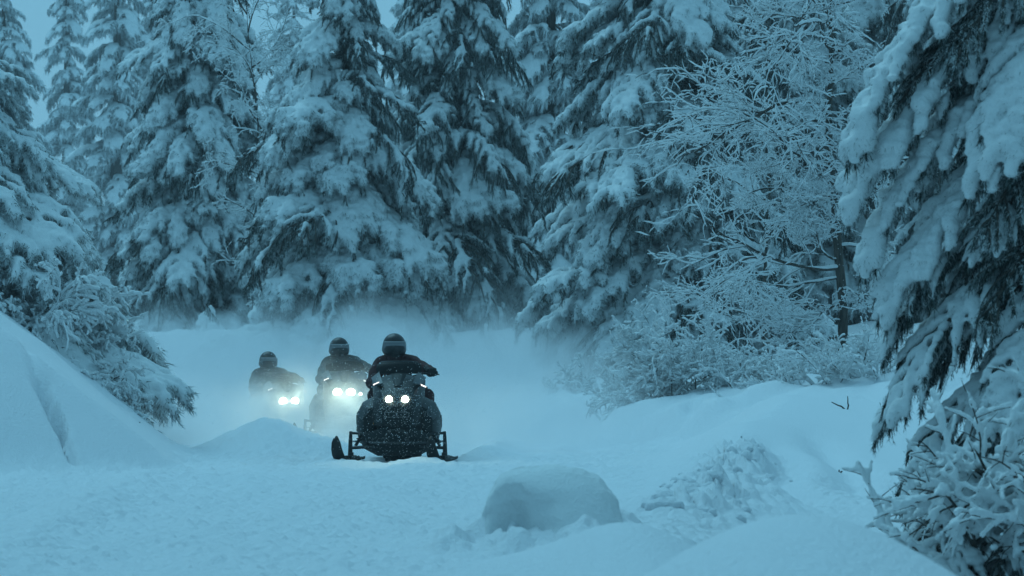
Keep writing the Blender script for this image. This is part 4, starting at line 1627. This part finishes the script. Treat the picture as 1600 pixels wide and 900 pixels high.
    for s in (-1, 1):
        x = s * .275
        C, Q = capsule_pts([((x, .72, .40), .068, (x, .73, .27), .060), ((x, .73, .255), .050, (x, .58, .245), .044), ((x, .58, .245), .044, (x, .52, .240), .036)])
        obj('boot', blobs_mesh('boot', C, Q, M_BOOT, 0.010, 3, hi=True), root)
    return root


def children(o):
    return [c for c in bpy.data.objects if c.parent == o]


def copy_tree(o, parent=None):
    c = o.copy()
    link(c, parent)
    for ch in children(o):
        copy_tree(ch, c)
    return c


SLEDG = 'snowmobiles riding down the trail'
RIDG = 'riders on the snowmobiles'
sled1 = make_sled(7.0, False)
tag(sled1, 'black snowmobile in front with two round headlights and both skis in clear view', 'snowmobile', SLEDG)
rider1 = make_rider(M_JACKET)
tag(rider1, 'person in a dark maroon jacket and black helmet on the front snowmobile', 'person', RIDG)
sled2 = make_sled(48.0, True)
tag(sled2, 'middle snowmobile close behind the front rider, its headlights burning through the powder', 'snowmobile', SLEDG)
sled3 = copy_tree([o for o in (sled2,)][0])
tag(sled3, 'rear snowmobile in the powder cloud, farthest from the camera, with two glowing headlights', 'snowmobile', SLEDG)
for c in children(sled3):
    if c.name.startswith('stand_in_light'):
        bpy.data.objects.remove(c)
rider2 = make_rider(M_JACKETG)
tag(rider2, 'person in a dark grey jacket on the middle snowmobile, half hidden by powder', 'person', RIDG)
rider3 = copy_tree(rider2)
tag(rider3, 'person on the rear snowmobile at the left, faded by the powder cloud', 'person', RIDG)


def put(o, x, y, z, yaw):
    o.location = (x, y, z)
    o.rotation_euler = (0, 0, yaw)


z1 = 0.0
put(sled1, -1.167, 40.0, z1, 0)
put(rider1, -1.167, 40.0, z1, 0)
put(sled2, at(539, 47.9), 47.9, 0.04, R(2))
put(rider2, at(539, 47.9), 47.9, 0.04, R(2))
put(sled3, at(437, 53.4), 53.4, -0.10, R(11))
put(rider3, at(437, 53.4), 53.4, -0.10, R(11))

# ------------------------------------------------------------------ powder in the air
def volume_domain(name, lo, hi, col, dens_fn, aniso=0.25):
    m = MB()
    m.box([(a + b) / 2 for a, b in zip(lo, hi)], [b - a for a, b in zip(lo, hi)])
    mat = bpy.data.materials.new(name)
    mat.use_nodes = True
    t = mat.node_tree
    t.nodes.remove(t.nodes['Principled BSDF'])
    v = t.nodes.new('ShaderNodeVolumePrincipled')
    v.inputs['Color'].default_value = (*col, 1)
    v.inputs['Anisotropy'].default_value = aniso
    t.links.new(v.outputs[0], t.nodes['Material Output'].inputs['Volume'])
    dens_fn(t, v)
    o = m.build(name, mat, None, smooth=False)
    return tag(o, kind='stuff')


def nd(t, kind, **kw):
    n = t.nodes.new(kind)
    for k, v in kw.items():
        setattr(n, k, v)
    return n


def math_n(t, op, a, b=None, c=None):
    n = t.nodes.new('ShaderNodeMath')
    n.operation = op
    for i, x in enumerate((a, b, c)):
        if x is None: continue
        if isinstance(x, (int, float)):
            n.inputs[i].default_value = x
        else:
            t.links.new(x, n.inputs[i])
    return n.outputs[0]


def smooth_n(t, x, lo, hi):
    n = t.nodes.new('ShaderNodeMapRange')
    n.interpolation_type = 'SMOOTHSTEP'
    n.inputs['From Min'].default_value = lo
    n.inputs['From Max'].default_value = hi
    t.links.new(x, n.inputs['Value'])
    return n.outputs['Result']


def dust_density(t, v):
    tc = nd(t, 'ShaderNodeTexCoord')
    se = nd(t, 'ShaderNodeSeparateXYZ')
    t.links.new(tc.outputs['Object'], se.inputs[0])
    x, y, z = se.outputs
    no = nd(t, 'ShaderNodeTexNoise')
    no.inputs['Scale'].default_value = 0.55
    no.inputs['Detail'].default_value = 3
    no.inputs['Distortion'].default_value = 0.4
    t.links.new(tc.outputs['Object'], no.inputs['Vector'])
    n = no.outputs['Fac']
    # the cloud's ragged top rises with the distance behind the machines
    top = math_n(t, 'ADD', math_n(t, 'MULTIPLY', smooth_n(t, y, 50.0, 61.0), 1.15), 0.36)
    top = math_n(t, 'ADD', top, math_n(t, 'MULTIPLY', math_n(t, 'SUBTRACT', n, 0.5), 3.2))
    rel = math_n(t, 'SUBTRACT', top, z)
    hgt = smooth_n(t, rel, -0.55, 0.70)
    xs = math_n(t, 'ADD', x, math_n(t, 'MULTIPLY', math_n(t, 'SUBTRACT', y, 44.0), 0.15))
    fx = math_n(t, 'MULTIPLY', smooth_n(t, xs, -5.7, -4.2), math_n(t, 'SUBTRACT', 1.0, smooth_n(t, x, -0.6, 2.5)))
    fy = math_n(t, 'MULTIPLY', smooth_n(t, y, 41.0, 45.5), math_n(t, 'SUBTRACT', 1.0, smooth_n(t, y, 61.0, 66.5)))
    d = math_n(t, 'MULTIPLY', math_n(t, 'MULTIPLY', hgt, fx), fy)
    # torn into wisps by finer turbulence
    n2 = nd(t, 'ShaderNodeTexNoise')
    n2.inputs['Scale'].default_value = 1.15
    n2.inputs['Detail'].default_value = 3
    n2.inputs['Distortion'].default_value = 1.2
    t.links.new(tc.outputs['Object'], n2.inputs['Vector'])
    d = math_n(t, 'MULTIPLY', d, math_n(t, 'MULTIPLY', smooth_n(t, n2.outputs['Fac'], 0.34, 0.62), 1.35))
    t.links.new(math_n(t, 'MULTIPLY', d, DUST), v.inputs['Density'])


DUST = 0.90
volume_domain('powder_snow_cloud', (-9.4, 41.0, -0.4), (2.7, 67.0, 2.8), (0.93, 0.95, 0.97), dust_density)

# flakes hanging in the air round the machines and over the trail
rng = np.random.default_rng(99)
n1, n2, n3 = 2500, 3000, 5000
P = np.concatenate([
    np.stack([rng.normal(-1.15, 0.42, n1), rng.uniform(38.0, 39.6, n1), np.abs(rng.normal(0.38, 0.30, n1))], 1),
    np.stack([rng.normal(-2.2, 1.3, n2), rng.uniform(41.0, 52, n2), np.abs(rng.normal(0.5, 0.6, n2))], 1),
    np.stack([rng.uniform(-0.135, 0.135, n3), rng.uniform(26, 58, n3), rng.uniform(0.2, 5.0, n3)], 1)])
P[n1 + n2:, 0] *= P[n1 + n2:, 1]
q = rng.normal(0, 1, (500, 3)) * (0.13, 0.05, 0.10) + (-1.167, 38.83, 0.62)
P[:500] = q
sz = np.concatenate([rng.uniform(0.0013, 0.0034, n1), rng.uniform(0.002, 0.005, n2), rng.uniform(0.0018, 0.0045, n3)])
OV = np.array([(1, 0, 0), (-1, 0, 0), (0, 1, 0), (0, -1, 0), (0, 0, 1), (0, 0, -1)], float)
OF = np.array([(0, 2, 4), (2, 1, 4), (1, 3, 4), (3, 0, 4), (2, 0, 5), (1, 2, 5), (3, 1, 5), (0, 3, 5)])
V = (OV[None] * sz[:, None, None] * rng.uniform(0.7, 1.4, (len(P), 1, 3)) + P[:, None, :]).reshape(-1, 3)
Fc = (OF[None] + (np.arange(len(P)) * 6)[:, None, None]).reshape(-1, 3)
tag(obj('falling_snow', mesh_np('falling_snow', V, Fc, M_SNOW, smooth=False)), kind='stuff')

# even haze round everything
HAZE = 0.0006
m = MB()
m.box((0, 195, 16.0), (1100, 424, 36.0))
mat = bpy.data.materials.new('haze')
mat.use_nodes = True
t_ = mat.node_tree
t_.nodes.remove(t_.nodes['Principled BSDF'])
v_ = t_.nodes.new('ShaderNodeVolumePrincipled')
v_.inputs['Color'].default_value = (0.93, 0.95, 0.97, 1)
v_.inputs['Density'].default_value = HAZE
t_.links.new(v_.outputs[0], t_.nodes['Material Output'].inputs['Volume'])
tag(m.build('haze', mat, None, smooth=False), kind='stuff')
